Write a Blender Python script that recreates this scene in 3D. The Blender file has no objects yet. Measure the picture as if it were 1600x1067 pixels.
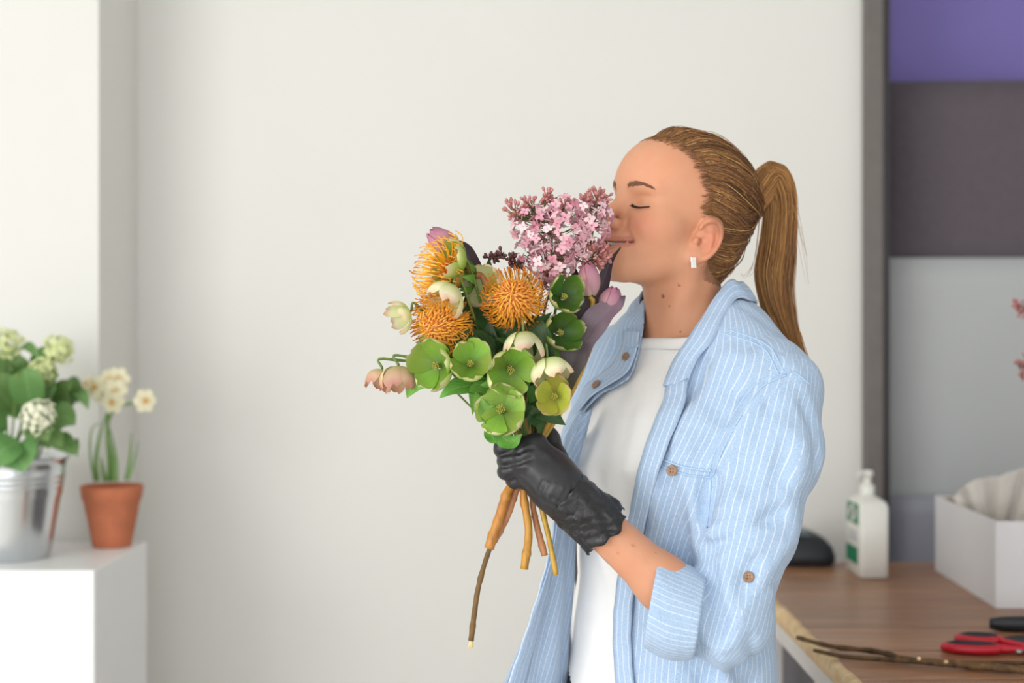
import bpy, math, random
import numpy as np
from mathutils import Vector, Matrix, Quaternion

random.seed(7)
rng = np.random.default_rng(11)
SC = bpy.context.scene
COL = SC.collection
F = 50.0 / 36.0 * 1600.0
CAMZ = 1.4

# ------------------------------------------------------------------ camera
cam_d = bpy.data.cameras.new('camera')
cam_d.lens = 50.0
cam_d.sensor_width = 36.0
cam_d.clip_start = 0.05
cam_d.dof.use_dof = True
cam_d.dof.focus_distance = 1.80
cam_d.dof.aperture_fstop = 2.6
cam = bpy.data.objects.new('camera', cam_d)
cam.location = (0, 0, CAMZ)
cam.rotation_euler = (math.pi / 2, 0, 0)
COL.objects.link(cam)
SC.camera = cam

# ------------------------------------------------------------------ world and light
wd = bpy.data.worlds.new('world')
SC.world = wd
wd.use_nodes = True
wd.node_tree.nodes['Background'].inputs[0].default_value = (0.80, 0.90, 1.0, 1)
wd.node_tree.nodes['Background'].inputs[1].default_value = 1.0


def area_light(name, loc, target, sx, sy, power, col):
    d = bpy.data.lights.new(name, 'AREA')
    d.shape = 'RECTANGLE'
    d.size, d.size_y = sx, sy
    d.energy = power
    d.color = col
    o = bpy.data.objects.new(name, d)
    o.location = loc
    o.rotation_euler = (Vector(target) - Vector(loc)).to_track_quat('-Z', 'Y').to_euler()
    COL.objects.link(o)
    return o


# daylight through the tall side window and the shop front behind the camera
area_light('side_window_daylight', (-2.52, -0.75, 1.50), (0.2, 1.4, 1.30), 2.5, 2.0, 84, (1.0, 0.975, 0.93))
area_light('shop_front_daylight', (-0.25, -2.45, 1.35), (-0.75, 2.4, 1.0), 3.6, 2.3, 48, (1.0, 0.98, 0.945))

SC.view_settings.view_transform = 'Standard'
SC.view_settings.look = 'None'
SC.view_settings.gamma = 1.0
SC.view_settings.use_curve_mapping = False
SC.view_settings.exposure = -0.06


# ------------------------------------------------------------------ helpers
def W(px, py, Y):
    """point at real depth Y seen at picture position px, py"""
    return np.array([(px - 800.0) / F * Y, Y, CAMZ - (py - 533.5) / F * Y])


def unit(v):
    v = np.asarray(v, float)
    return v / (np.linalg.norm(v) + 1e-12)


def srgb(r, g, b):
    def f(c):
        c /= 255.0
        return c / 12.92 if c <= 0.04045 else ((c + 0.055) / 1.055) ** 2.4
    return (f(r), f(g), f(b), 1.0)


class NT:
    def __init__(s, name):
        s.m = bpy.data.materials.new(name)
        s.m.use_nodes = True
        s.t = s.m.node_tree
        s.b = s.t.nodes['Principled BSDF']
        s.x = 0

    def n(s, typ, **kw):
        nd = s.t.nodes.new(typ)
        for k, v in kw.items():
            if k.startswith('i_'):
                key = k[2:]
                nd.inputs[int(key) if key.isdigit() else key.replace('_', ' ')].default_value = v
            else:
                setattr(nd, k, v)
        return nd

    def l(s, a, b):
        s.t.links.new(a, b)

    def attr(s, name):
        return s.n('ShaderNodeAttribute', attribute_name=name)

    def coord(s, scale=(1, 1, 1), obj=True):
        tc = s.n('ShaderNodeTexCoord')
        mp = s.n('ShaderNodeMapping')
        mp.inputs['Scale'].default_value = scale
        s.l(tc.outputs['Object'], mp.inputs['Vector'])
        return mp.outputs['Vector']

    def noise(s, vec, scale, detail=3.0, rough=0.55):
        nz = s.n('ShaderNodeTexNoise')
        nz.inputs['Scale'].default_value = scale
        nz.inputs['Detail'].default_value = detail
        nz.inputs['Roughness'].default_value = rough
        if vec is not None:
            s.l(vec, nz.inputs['Vector'])
        return nz.outputs['Fac']

    def ramp(s, fac, stops, interp='LINEAR'):
        r = s.n('ShaderNodeValToRGB')
        r.color_ramp.interpolation = interp
        e = r.color_ramp.elements
        while len(e) < len(stops):
            e.new(0.5)
        for k, (p, c) in enumerate(stops):
            e[k].position = p
            e[k].color = c
        s.l(fac, r.inputs['Fac'])
        return r.outputs['Color']

    def mix(s, fac, a, b, mode='MIX'):
        m = s.n('ShaderNodeMix', data_type='RGBA', blend_type=mode)
        for k, v in ((0, fac), (6, a), (7, b)):
            if isinstance(v, (int, float)):
                m.inputs[k].default_value = v
            elif isinstance(v, tuple):
                m.inputs[k].default_value = v
            else:
                s.l(v, m.inputs[k])
        return m.outputs[2]

    def math(s, op, a, b=0.0, c=None):
        m = s.n('ShaderNodeMath', operation=op)
        for k, v in ((0, a), (1, b), (2, c)):
            if v is None:
                continue
            if isinstance(v, (int, float)):
                m.inputs[k].default_value = v
            else:
                s.l(v, m.inputs[k])
        return m.outputs[0]

    def bump(s, h, strength, dist):
        b = s.n('ShaderNodeBump')
        b.inputs['Strength'].default_value = strength
        b.inputs['Distance'].default_value = dist
        s.l(h, b.inputs['Height'])
        s.l(b.outputs['Normal'], s.b.inputs['Normal'])

    def set(s, **kw):
        for k, v in kw.items():
            s.b.inputs[k.replace('_', ' ')].default_value = v
        return s


def simple(name, col, rough=0.6, var=0.12, scale=40.0, bump=0.0, metal=0.0, sss=0.0, spec=0.5, trans=0.0):
    """plain procedural material: noise-varied colour, optional relief"""
    t = NT(name)
    v = t.coord()
    nz = t.noise(v, scale)
    dark = tuple(c * (1 - var) for c in col[:3]) + (1,)
    lite = tuple(min(1, c * (1 + var)) for c in col[:3]) + (1,)
    t.l(t.ramp(nz, [(0.3, dark), (0.7, lite)]), t.b.inputs['Base Color'])
    t.set(Roughness=rough, Metallic=metal, Specular_IOR_Level=spec)
    if sss:
        t.b.inputs['Subsurface Weight'].default_value = sss
        t.b.inputs['Subsurface Radius'].default_value = (0.6, 0.5, 0.3)
        t.b.inputs['Subsurface Scale'].default_value = 0.004
    if trans:
        t.b.inputs['Transmission Weight'].default_value = trans
    if bump:
        t.bump(nz, bump, 0.002)
    return t.m


ORG = {}


def mesh_data(name, V, faces, mat=None, smooth=True, attrs=None):
    V = np.asarray(V, np.float32)
    me = bpy.data.meshes.new(name)
    if isinstance(faces, np.ndarray):
        n, k = faces.shape
        me.vertices.add(len(V))
        me.vertices.foreach_set('co', V.ravel())
        me.loops.add(n * k)
        me.loops.foreach_set('vertex_index', faces.astype(np.int32).ravel())
        me.polygons.add(n)
        me.polygons.foreach_set('loop_start', np.arange(0, n * k, k, dtype=np.int32))
        me.update(calc_edges=True)
        me.validate()
    else:
        me.from_pydata([tuple(map(float, v)) for v in V], [], faces)
        me.update()
    if smooth:
        me.polygons.foreach_set('use_smooth', np.ones(len(me.polygons), bool))
    for k, a in (attrs or {}).items():
        a = np.asarray(a, np.float32)
        if a.ndim == 1:
            at = me.attributes.new(k, 'FLOAT', 'POINT')
            at.data.foreach_set('value', a)
        else:
            at = me.attributes.new(k, 'FLOAT_COLOR', 'POINT')
            if a.shape[1] == 3:
                a = np.c_[a, np.ones(len(a), np.float32)]
            at.data.foreach_set('color', np.ascontiguousarray(a, np.float32).ravel())
    if mat is not None:
        me.materials.append(mat)
    return me


def origin_of(parent):
    return ORG.get(parent.name, np.zeros(3)) if parent is not None else np.zeros(3)


def link(name, data, parent=None, matrix=None):
    o = bpy.data.objects.new(name, data)
    COL.objects.link(o)
    if parent is not None:
        o.parent = parent
    if matrix is not None:
        o.matrix_local = matrix
    ORG[o.name] = origin_of(parent)
    return o


def obj(name, V, faces, mat, parent=None, smooth=True, attrs=None, base=None):
    """mesh object; V in world space. base: origin for a top-level mesh"""
    V = np.asarray(V, float)
    if parent is not None:
        o = link(name, mesh_data(name, V - origin_of(parent), faces, mat, smooth, attrs), parent)
    else:
        b = np.asarray(base, float) if base is not None else np.array(
            [(V[:, 0].min() + V[:, 0].max()) / 2, (V[:, 1].min() + V[:, 1].max()) / 2, V[:, 2].min()])
        o = link(name, mesh_data(name, V - b, faces, mat, smooth, attrs))
        o.location = b
        ORG[o.name] = b
    return o


def thing(name, loc, label, cat, group=None):
    o = bpy.data.objects.new(name, None)
    o.empty_display_size = 0.02
    COL.objects.link(o)
    o.location = tuple(map(float, loc))
    ORG[o.name] = np.asarray(loc, float)
    return tag(o, label, cat, group)


def tag(o, label, cat, group=None):
    o['label'] = label
    o['category'] = cat
    if group:
        o['group'] = group
    return o


def structure(o, label=None):
    o['kind'] = 'structure'
    if label:
        o['label'] = label
    return o


# --- mesh pieces: every maker returns (V, faces-list)
def join(parts):
    V, Fc, off = [], [], 0
    for v, f in parts:
        v = np.asarray(v, float)
        V.append(v)
        Fc += [tuple(int(i) + off for i in q) for q in f]
        off += len(v)
    return np.concatenate(V), Fc


def box(lo, hi, bev=0.0):
    lo = np.asarray(lo, float)
    hi = np.asarray(hi, float)
    if bev <= 0:
        V = [(x, y, z) for x in (lo[0], hi[0]) for y in (lo[1], hi[1]) for z in (lo[2], hi[2])]
        Fc = [(0, 1, 3, 2), (4, 6, 7, 5), (0, 4, 5, 1), (2, 3, 7, 6), (0, 2, 6, 4), (1, 5, 7, 3)]
        return np.array(V), Fc
    # chamfered box
    V, idx = [], {}
    for sx in (0, 1):
        for sy in (0, 1):
            for sz in (0, 1):
                c = [lo[0] if sx == 0 else hi[0], lo[1] if sy == 0 else hi[1], lo[2] if sz == 0 else hi[2]]
                s = [1 if q == 0 else -1 for q in (sx, sy, sz)]
                for a in range(3):
                    p = list(c)
                    for b in range(3):
                        if b != a:
                            p[b] += s[b] * bev
                    idx[(sx, sy, sz, a)] = len(V)
                    V.append(p)
    Fc = []
    for a in range(3):
        b, c = (a + 1) % 3, (a + 2) % 3
        for s in (0, 1):
            q = []
            for (u, v) in ((0, 0), (1, 0), (1, 1), (0, 1)):
                k = [0, 0, 0]
                k[a], k[b], k[c] = s, u, v
                q.append(idx[(*k, a)])
            Fc.append(tuple(q if s else q[::-1]))
    for a in range(3):
        b, c = (a + 1) % 3, (a + 2) % 3
        for u in (0, 1):
            for v in (0, 1):
                k0, k1 = [0] * 3, [0] * 3
                k0[a], k1[a] = 0, 1
                k0[b] = k1[b] = u
                k0[c] = k1[c] = v
                q = [idx[(*k0, b)], idx[(*k1, b)], idx[(*k1, c)], idx[(*k0, c)]]
                Fc.append(tuple(q if (u ^ v) else q[::-1]))
    for sx in (0, 1):
        for sy in (0, 1):
            for sz in (0, 1):
                q = [idx[(sx, sy, sz, a)] for a in range(3)]
                Fc.append(tuple(q if (sx + sy + sz) % 2 else q[::-1]))
    return np.array(V), Fc


def grid_faces(nu, nv, closed_v=False, flip=False):
    Fc = []
    for i in range(nu - 1):
        for j in range(nv if closed_v else nv - 1):
            a, b = i * nv + j, i * nv + (j + 1) % nv
            c, d = (i + 1) * nv + (j + 1) % nv, (i + 1) * nv + j
            Fc.append((a, d, c, b) if flip else (a, b, c, d))
    return Fc


def lathe(profile, n=40, center=(0, 0, 0)):
    """profile [(r,z)] about the vertical axis"""
    P = np.asarray(profile, float)
    a = np.arange(n) * 2 * math.pi / n
    V = np.stack([P[:, None, 0] * np.cos(a), P[:, None, 0] * np.sin(a), np.repeat(P[:, 1:2], n, 1)], -1)
    return V.reshape(-1, 3) + np.asarray(center, float), grid_faces(len(P), n, True)


def catmull(P, n):
    """smooth curve through control rows; n samples"""
    P = np.asarray(P, float)
    if P.ndim == 1:
        P = P[:, None]
    m = len(P)
    if m == 2:
        t = np.linspace(0, 1, n)[:, None]
        return P[0] * (1 - t) + P[1] * t
    E = np.concatenate([[2 * P[0] - P[1]], P, [2 * P[-1] - P[-2]]])
    t = np.linspace(0, m - 1 - 1e-9, n)
    k = t.astype(int)
    u = (t - k)[:, None]
    p0, p1, p2, p3 = E[k], E[k + 1], E[k + 2], E[k + 3]
    return 0.5 * ((2 * p1) + (-p0 + p2) * u + (2 * p0 - 5 * p1 + 4 * p2 - p3) * u ** 2 + (-p0 + 3 * p1 - 3 * p2 + p3) * u ** 3)


def frames(P):
    """parallel-transport frames along a polyline"""
    T = np.gradient(P, axis=0)
    T /= np.linalg.norm(T, axis=1, keepdims=True) + 1e-12
    ref = np.array([0, 0, 1.0]) if abs(T[0, 2]) < 0.9 else np.array([1.0, 0, 0])
    N = np.zeros_like(P)
    n = unit(ref - T[0] * (ref @ T[0]))
    for i in range(len(P)):
        n = unit(n - T[i] * (n @ T[i]))
        N[i] = n
    return T, N, np.cross(T, N)


def tube(P, r, n=8, cap=True, flat=1.0):
    P = np.asarray(P, float)
    r = np.broadcast_to(np.asarray(r, float), (len(P),))
    T, N, B = frames(P)
    a = np.arange(n) * 2 * math.pi / n
    V = P[:, None] + r[:, None, None] * (np.cos(a)[None, :, None] * N[:, None] + flat * np.sin(a)[None, :, None] * B[:, None])
    V = V.reshape(-1, 3)
    Fc = grid_faces(len(P), n, True, True)
    if cap:
        Fc.append(tuple(range(n))[::1])
        Fc.append(tuple(range((len(P) - 1) * n, len(P) * n))[::-1])
    return V, Fc


def tubes_np(P, R, n=3):
    """many tubes at once: P (S,K,3), R (S,K) -> V, quads array, per-vertex (strand, k)"""
    S, K = P.shape[:2]
    T = np.gradient(P, axis=1)
    T /= np.linalg.norm(T, axis=2, keepdims=True) + 1e-12
    ref = np.array([0.31, 0.77, 0.55])
    N = np.cross(T, ref)
    N /= np.linalg.norm(N, axis=2, keepdims=True) + 1e-9
    B = np.cross(T, N)
    a = np.arange(n) * 2 * math.pi / n
    V = P[:, :, None] + R[:, :, None, None] * (np.cos(a)[None, None, :, None] * N[:, :, None] + np.sin(a)[None, None, :, None] * B[:, :, None])
    s, k, j = np.meshgrid(np.arange(S), np.arange(K - 1), np.arange(n), indexing='ij')
    base = (s * K + k) * n
    q = np.stack([base + j, base + n + j, base + n + (j + 1) % n, base + (j + 1) % n], -1).reshape(-1, 4)
    return V.reshape(-1, 3), q


def ellipsoid(c, r, nu=10, nv=14, R=None):
    th = np.linspace(0.02, math.pi - 0.02, nu)
    a = np.arange(nv) * 2 * math.pi / nv
    V = np.stack([np.sin(th)[:, None] * np.cos(a), np.sin(th)[:, None] * np.sin(a), np.repeat(np.cos(th)[:, None], nv, 1)], -1).reshape(-1, 3)
    V = V * np.asarray(r, float)
    if R is not None:
        V = V @ np.asarray(R).T
    Fc = grid_faces(nu, nv, True, True)
    Fc.append(tuple(range(nv)))
    Fc.append(tuple(range((nu - 1) * nv, nu * nv))[::-1])
    return V + np.asarray(c, float), Fc


def basis(n, up=(0, 0, 1)):
    """columns X, Y, Z=n"""
    z = unit(n)
    up = np.asarray(up, float)
    if abs(z @ unit(up)) > 0.97:
        up = np.array([0.0, 1.0, 0.2])
    x = unit(np.cross(up, z))
    y = np.cross(z, x)
    return np.stack([x, y, z], 1)


def mat4(R, t, s=1.0):
    m = np.eye(4)
    m[:3, :3] = R * s
    m[:3, 3] = t
    return Matrix(m.tolist())


# ------------------------------------------------------------------ the room
def wall_mat(name, col, rough=0.85):
    t = NT(name)
    v = t.coord()
    nz = t.noise(v, 3.0, 4)
    fine = t.noise(v, 220.0, 2)
    c0 = tuple(c * 0.985 for c in col[:3]) + (1,)
    t.l(t.ramp(nz, [(0.35, c0), (0.65, col)]), t.b.inputs['Base Color'])
    t.set(Roughness=rough, Specular_IOR_Level=0.25)
    t.bump(fine, 0.12, 0.001)
    return t.m


M = {}
M['wall'] = wall_mat('wall_paint', (0.80, 0.795, 0.765, 1))
M['ceil'] = wall_mat('ceiling_paint', (0.90, 0.90, 0.88, 1))
M['wall_white'] = wall_mat('white_wall_paint', (0.88, 0.875, 0.85, 1))
M['floor'] = simple('floor_screed', (0.72, 0.69, 0.64, 1), 0.5, 0.1, 4.0)
M['white_lac'] = simple('white_lacquer', (0.84, 0.85, 0.855, 1), 0.35, 0.01, 6.0)
WY = 3.30
XR = (1347 - 800) / F * WY          # right end of the white wall
XP = -0.869                        # corner of the pier


def sbox(name, lo, hi, mat, label):
    V, Fc = box(lo, hi)
    return structure(obj(name, V, Fc, mat, smooth=False), label)


sbox('floor', (-2.7, -2.7, -0.06), (2.6, 4.0, 0.0), M['floor'], 'plain grey floor')
sbox('ceiling', (-2.7, -2.7, 2.95), (2.6, 4.0, 3.0), M['ceil'], 'white ceiling')
sbox('wall_back', (XP - 0.05, WY, 0), (XR, WY + 0.5, 2.95), M['wall'], 'off-white painted back wall')
sbox('wall_pier', (-2.6, 2.99, 0), (XP, WY + 0.5, 2.95), M['wall'], 'white wall pier standing forward at the left')
sbox('wall_right', (2.5, -2.7, 0), (2.6, 4.0, 2.95), M['wall_white'], 'white side wall')
# left wall with its tall window, and the shop-front wall behind the camera with its opening
for k, (lo, hi) in enumerate([((-2.7, -2.7, 0), (-2.6, -2.1, 2.95)), ((-2.7, 0.6, 0), (-2.6, 3.4, 2.95)),
                              ((-2.7, -2.1, 0), (-2.6, 0.6, 0.5)), ((-2.7, -2.1, 2.5), (-2.6, 0.6, 2.95))]):
    sbox('wall_left', lo, hi, M['wall_white'], 'white wall around the side window')
for k, (lo, hi) in enumerate([((-2.6, -2.7, 0), (-2.2, -2.6, 2.95)), ((1.9, -2.7, 0), (2.5, -2.6, 2.95)),
                              ((-2.2, -2.7, 0), (1.9, -2.6, 0.3)), ((-2.2, -2.7, 2.7), (1.9, -2.6, 2.95))]):
    sbox('wall_front', lo, hi, M['wall_white'], 'white wall around the shop front window')
# the recess at the right with its dark back and sides
M['recess'] = simple('recess_dark_paint', srgb(70, 66, 70), 0.8, 0.05, 5.0)
sbox('wall_recess', (XR, 3.74, 0), (2.5, 3.80, 2.95), M['recess'], 'dark back of the recess')

# ------------------------------------------------------------------ recess: post and the boards leaning in it
M['post'] = simple('dark_steel', srgb(112, 106, 103), 0.45, 0.06, 30.0, metal=0.2)
M['gap_shade'] = simple('post_shadow_gap', srgb(52, 48, 52), 0.5, 0.05, 30.0)
V, Fc = box((XR + 0.001, 3.262, 0), (XR + 0.040, 3.31, 2.94), 0.002)
post = obj('rack_post', V, Fc, M['post'], smooth=False)
tag(post, 'tall dark grey steel post where the white wall ends', 'post')
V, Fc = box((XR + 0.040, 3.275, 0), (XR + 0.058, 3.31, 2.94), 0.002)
o = obj('gap_shade_strip', V, Fc, M['gap_shade'], post, smooth=False)  # dark-coloured strip, paints in the shaded gap between post and recess


def sheet(name, x0, x1, z0, z1, Y, bulge, thick, mat, label, cat, tilt=0.0, edge_curve=0.0):
    nu, nv = 14, 24
    P = []
    for s in (0, 1):
        for i in range(nu):
            for j in range(nv):
                u, v = i / (nu - 1), j / (nv - 1)
                z = z0 + (z1 - z0) * v
                x = x0 + (x1 - x0) * u
                x += edge_curve * (1 - u) ** 3 * math.sin(math.pi * min(1, max(0, (z - 1.55) / 0.5))) if edge_curve else 0
                y = Y + tilt * v - bulge * math.sin(math.pi * min(1.0, u * 1.15)) * (0.3 + 0.7 * v) + s * thick
                P.append((x, y, z))
    a = grid_faces(nu, nv, False, False)
    n = nu * nv
    b = [tuple(i + n for i in q[::-1]) for q in a]
    rim = [i * nv for i in range(nu)] + [(nu - 1) * nv + j for j in range(1, nv)] + [i * nv + nv - 1 for i in range(nu - 2, -1, -1)] + [j for j in range(nv - 2, 0, -1)]
    side = [(rim[k], rim[(k + 1) % len(rim)], rim[(k + 1) % len(rim)] + n, rim[k] + n) for k in range(len(rim))]
    o = obj(name, np.array(P), a + b + side, mat)
    return tag(o, label, cat)


M['purple'] = simple('purple_card', srgb(132, 120, 192), 0.7, 0.04, 3.0)
M['charcoal'] = simple('charcoal_felt', srgb(98, 90, 98), 0.95, 0.06, 60.0, bump=0.1)
M['pale_board'] = simple('pale_grey_board', srgb(186, 190, 192), 0.55, 0.02, 3.0)
M['blue_board'] = simple('blue_grey_board', srgb(150, 152, 166), 0.6, 0.03, 3.0)
xl = XR + 0.060
sheet('card_sheet', xl + 0.025, 2.3, 0, 2.75, 3.66, 0.0, 0.01, M['purple'], 'tall purple card sheet at the back of the recess', 'sheet')
sheet('felt_sheet', xl + 0.004, 2.2, 0, 2.031, 3.46, 0.03, 0.006, M['charcoal'], 'charcoal grey felt sheet standing below the purple card', 'sheet', edge_curve=0.028)
sheet('grey_board', xl + 0.002, 2.1, 0, 1.600, 3.405, 0.008, 0.012, M['pale_board'], 'pale grey board standing behind the work table', 'board')
sheet('grey_board', xl - 0.004, 2.0, 0, 1.035, 3.352, 0.0, 0.012, M['blue_board'], 'low blue-grey board just behind the work table', 'board')

# ------------------------------------------------------------------ work table
TZ, TX0, TX1 = 0.915, 0.485, 1.95


def wood(name, c0, c1, c2, rough=0.42):
    t = NT(name)
    v = t.coord((1.2, 14, 14))
    n1 = t.noise(v, 3.0, 6, 0.6)
    oi = t.n('ShaderNodeObjectInfo')
    col = t.ramp(n1, [(0.25, c0), (0.5, c1), (0.75, c2)])
    br = t.math('MULTIPLY_ADD', oi.outputs['Random'], 0.30, 0.86)
    cc = t.n('ShaderNodeCombineColor')
    for k in range(3):
        t.l(br, cc.inputs[k])
    t.l(t.mix(1.0, col, cc.outputs[0], 'MULTIPLY'), t.b.inputs['Base Color'])
    t.set(Roughness=rough)
    t.bump(n1, 0.15, 0.002)
    return t.m


M['plank'] = wood('brown_oiled_plank', srgb(120, 82, 58), srgb(154, 110, 80), srgb(178, 134, 100), 0.36)
M['raw'] = wood('raw_pale_wood', srgb(205, 165, 115), srgb(226, 196, 152), srgb(238, 216, 180), 0.7)
table = thing('work_table', (1.2, 2.5, 0), 'work table with a brown plank top and raw pale edge', 'table')
for k in range(8):
    y0 = 1.69 + 0.18 * k
    y1 = min(y0 + 0.1775, 3.297)
    V, Fc = box((TX0 + 0.012, y0, TZ - 0.03), (TX1, y1, TZ), 0.0025)
    obj('plank', V, Fc, M['plank'], table, smooth=False)
# raw edge strip with a wandering, hewn outline
n = 60
P = []
for i in range(n):
    y = 1.70 + (3.295 - 1.70) * i / (n - 1)
    w = 0.003 * math.sin(y * 23) + 0.002 * math.sin(y * 61 + 1)
    for (dx, dz) in ((0.0135 + w * 0.6, -0.0002), (0.002 + w, -0.004), (-0.002 + w * 0.5, -0.014), (0.0, -0.030), (0.0135 + w * 0.6, -0.030)):
        P.append((TX0 + dx, y, TZ + dz))
obj('raw_edge', np.array(P), grid_faces(n, 5, True), M['raw'], table)
M['frame_white'] = simple('white_steel_frame', srgb(212, 208, 206), 0.5, 0.03, 12.0)
V, Fc = box((TX0 + 0.004, 1.72, TZ - 0.066), (TX0 + 0.04, 3.28, TZ - 0.031), 0.002)
obj('side_rail', V, Fc, M['frame_white'], table, smooth=False)
for (lx, ly) in ((TX0 + 0.004, 2.80), (TX0 + 0.004, 2.26), (1.85, 2.80), (1.85, 2.26)):
    V, Fc = box((lx, ly, 0), (lx + 0.045, ly + 0.045, TZ - 0.066), 0.002)
    obj('leg', V, Fc, M['frame_white'], table, smooth=False)
V, Fc = box((1.85, 1.72, TZ - 0.066), (1.89, 3.28, TZ - 0.031), 0.002)
obj('side_rail', V, Fc, M['frame_white'], table, smooth=False)
M['dark_cab'] = simple('dark_cabinet_paint', srgb(92, 88, 96), 0.6, 0.04, 6.0)
cab = thing('drawer_cabinet', (1.1, 2.75, 0), 'dark grey cabinet standing under the work table', 'cabinet')
V, Fc = box((0.60, 2.36, 0.0), (1.6, 3.2, 0.80), 0.004)
obj('body', V, Fc, M['dark_cab'], cab, smooth=False)
for k in range(3):
    V, Fc = box((0.585, 2.39, 0.04 + 0.25 * k), (0.60, 3.17, 0.27 + 0.25 * k), 0.003)
    d = obj('drawer', V, Fc, M['dark_cab'], cab, smooth=False)
    V, Fc = tube([(0.572, 2.68, 0.2 + 0.25 * k), (0.572, 2.88, 0.2 + 0.25 * k)], 0.006, 8)
    obj('handle', V, Fc, M['post'], d)

# ------------------------------------------------------------------ pump bottle on the table
M['plastic_white'] = simple('white_plastic', srgb(236, 236, 230), 0.35, 0.015, 10.0, sss=0.1)
M['green_print'] = simple('green_label_print', srgb(22, 120, 84), 0.5, 0.05, 50.0)
M['label_white'] = simple('label_white_print', srgb(242, 244, 240), 0.5, 0.01, 50.0)
bx0, bx1, by0, by1 = 0.7105, 0.7700, 2.90, 3.03
bz = TZ
bot = thing('pump_bottle', ((bx0 + bx1) / 2, (by0 + by1) / 2, bz), 'white pump bottle with green label patches on the table', 'bottle')


def rrect(x0, x1, y0, y1, r, n=6):
    pts = []
    for (cx, cy, a0) in ((x1 - r, y1 - r, 0), (x0 + r, y1 - r, 90), (x0 + r, y0 + r, 180), (x1 - r, y0 + r, 270)):
        for k in range(n):
            a = math.radians(a0 + 90 * k / (n - 1))
            pts.append((cx + r * math.cos(a), cy + r * math.sin(a)))
    return pts


def loft(rings):
    n = len(rings[0])
    V = np.concatenate([np.asarray(r, float) for r in rings])
    Fc = grid_faces(len(rings), n, True)
    Fc.append(tuple(range(n))[::-1])
    Fc.append(tuple(range((len(rings) - 1) * n, len(rings) * n)))
    return V, Fc


rings = []
for (ins, z, r) in ((0.004, 0, .008), (0, 0.004, .010), (0, 0.146, .010), (0.003, 0.155, .010), (0.012, 0.162, .012), (0.0175, 0.166, .011)):
    kx = min(ins, 0.0175)
    ky = ins * 2.6
    rings.append([(x, y, bz + z) for x, y in rrect(bx0 + kx, bx1 - kx, by0 + ky, by1 - ky, r)])
V, Fc = loft(rings)
obj('body', V, Fc, M['plastic_white'], bot)
cx, cy = (bx0 + bx1) / 2, (by0 + by1) / 2
V, Fc = lathe([(0.0, .164), (.0150, .164), (.0155, .168), (.0155, .184), (.0135, .187), (.0085, .188), (.0085, .204), (.0125, .205), (.0125, .214), (.010, .2165), (0, .217)], 28, (cx, cy, bz))
pump = obj('pump', V, Fc, M['plastic_white'], bot)
V, Fc = tube(catmull([(cx, cy, bz + .211), (cx - .015, cy - .012, bz + .212), (cx - .024, cy - .021, bz + .2075)], 8), [.0055, .0055, .005, .005, .0045, .0045, .004, .004], 10)
obj('nozzle', V, Fc, M['plastic_white'], pump)
V, Fc = box((bx0 - 0.0009, by0 + 0.016, bz + .108), (bx0 + 0.0005, by1 - 0.018, bz + .150))
lab = obj('label', V, Fc, M['green_print'], bot, smooth=False)
lab['label'] = 'green square label patch with a white sign'
cyl = (by0 + by1) / 2 - .001
for (a, b, c, d) in ((-.026, .026, .121, .138), (-.010, .010, .112, .146)):
    V, Fc = box((bx0 - 0.0014, cyl + a, bz + c), (bx0 - 0.0008, cyl + b, bz + d))
    obj('print', V, Fc, M['label_white'], lab, smooth=False)
V, Fc = box((bx0 - 0.0009, by0 + 0.022, bz + .026), (bx0 + 0.0005, by1 - 0.012, bz + .060))
lab = obj('label', V, Fc, M['green_print'], bot, smooth=False)
lab['label'] = 'green lower label patch'
for k in range(4):
    V, Fc = box((bx0 - 0.0012, by0 + 0.03, bz + .072 + k * .006), (bx0 + 0.0003, by1 - 0.03 - 0.008 * (k % 3), bz + .0735 + k * .006))
    obj('print_line', V, Fc, M['blue_board'], bot, smooth=False)

# ------------------------------------------------------------------ white tissue box
M['card_white'] = simple('white_card', srgb(232, 232, 236), 0.6, 0.01, 8.0)
M['card_in'] = simple('raw_card_inside', srgb(178, 150, 120), 0.85, 0.06, 60.0)
M['tissue'] = simple('tissue_paper', srgb(226, 220, 214), 0.9, 0.03, 20.0)
yaw = math.radians(2.5)
bc = np.array([0.879, 2.585, TZ])
tb = thing('tissue_box', bc + [0.05, 0.2, 0], 'open white card box with crumpled paper on the table', 'box')
ca, sa = math.cos(yaw), math.sin(yaw)


def rotb(V):
    V = np.asarray(V, float)
    return np.stack([bc[0] + V[:, 0] * ca + V[:, 1] * sa, bc[1] - V[:, 0] * sa + V[:, 1] * ca, bc[2] + V[:, 2]], 1)


bw, bl, bh, th = 0.105, 0.435, 0.158, 0.004
for nm, lo, hi, m in (('side_panel', (0, 0, 0), (th, bl, bh), 'card_white'), ('side_panel', (bw - th, 0, 0), (bw, bl, bh), 'card_white'),
                      ('end_panel', (th, 0, 0), (bw - th, th, bh), 'card_white'), ('end_panel', (th, bl - th, 0), (bw - th, bl, bh), 'card_white'),
                      ('bottom_panel', (th, th, 0), (bw - th, bl - th, th), 'card_in'), ('lining', (th, th, th), (th + .002, bl - th, bh - .004), 'card_in'),
                      ('lining', (bw - th - .002, th, th), (bw - th, bl - th, bh - .004), 'card_in'), ('lining', (th + .002, bl - th - .002, th), (bw - th - .002, bl - th, bh - .004), 'card_in')):
    V, Fc = box(lo, hi, 0.0006)
    obj(nm, rotb(V), Fc, M[m], tb, smooth=False)
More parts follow.
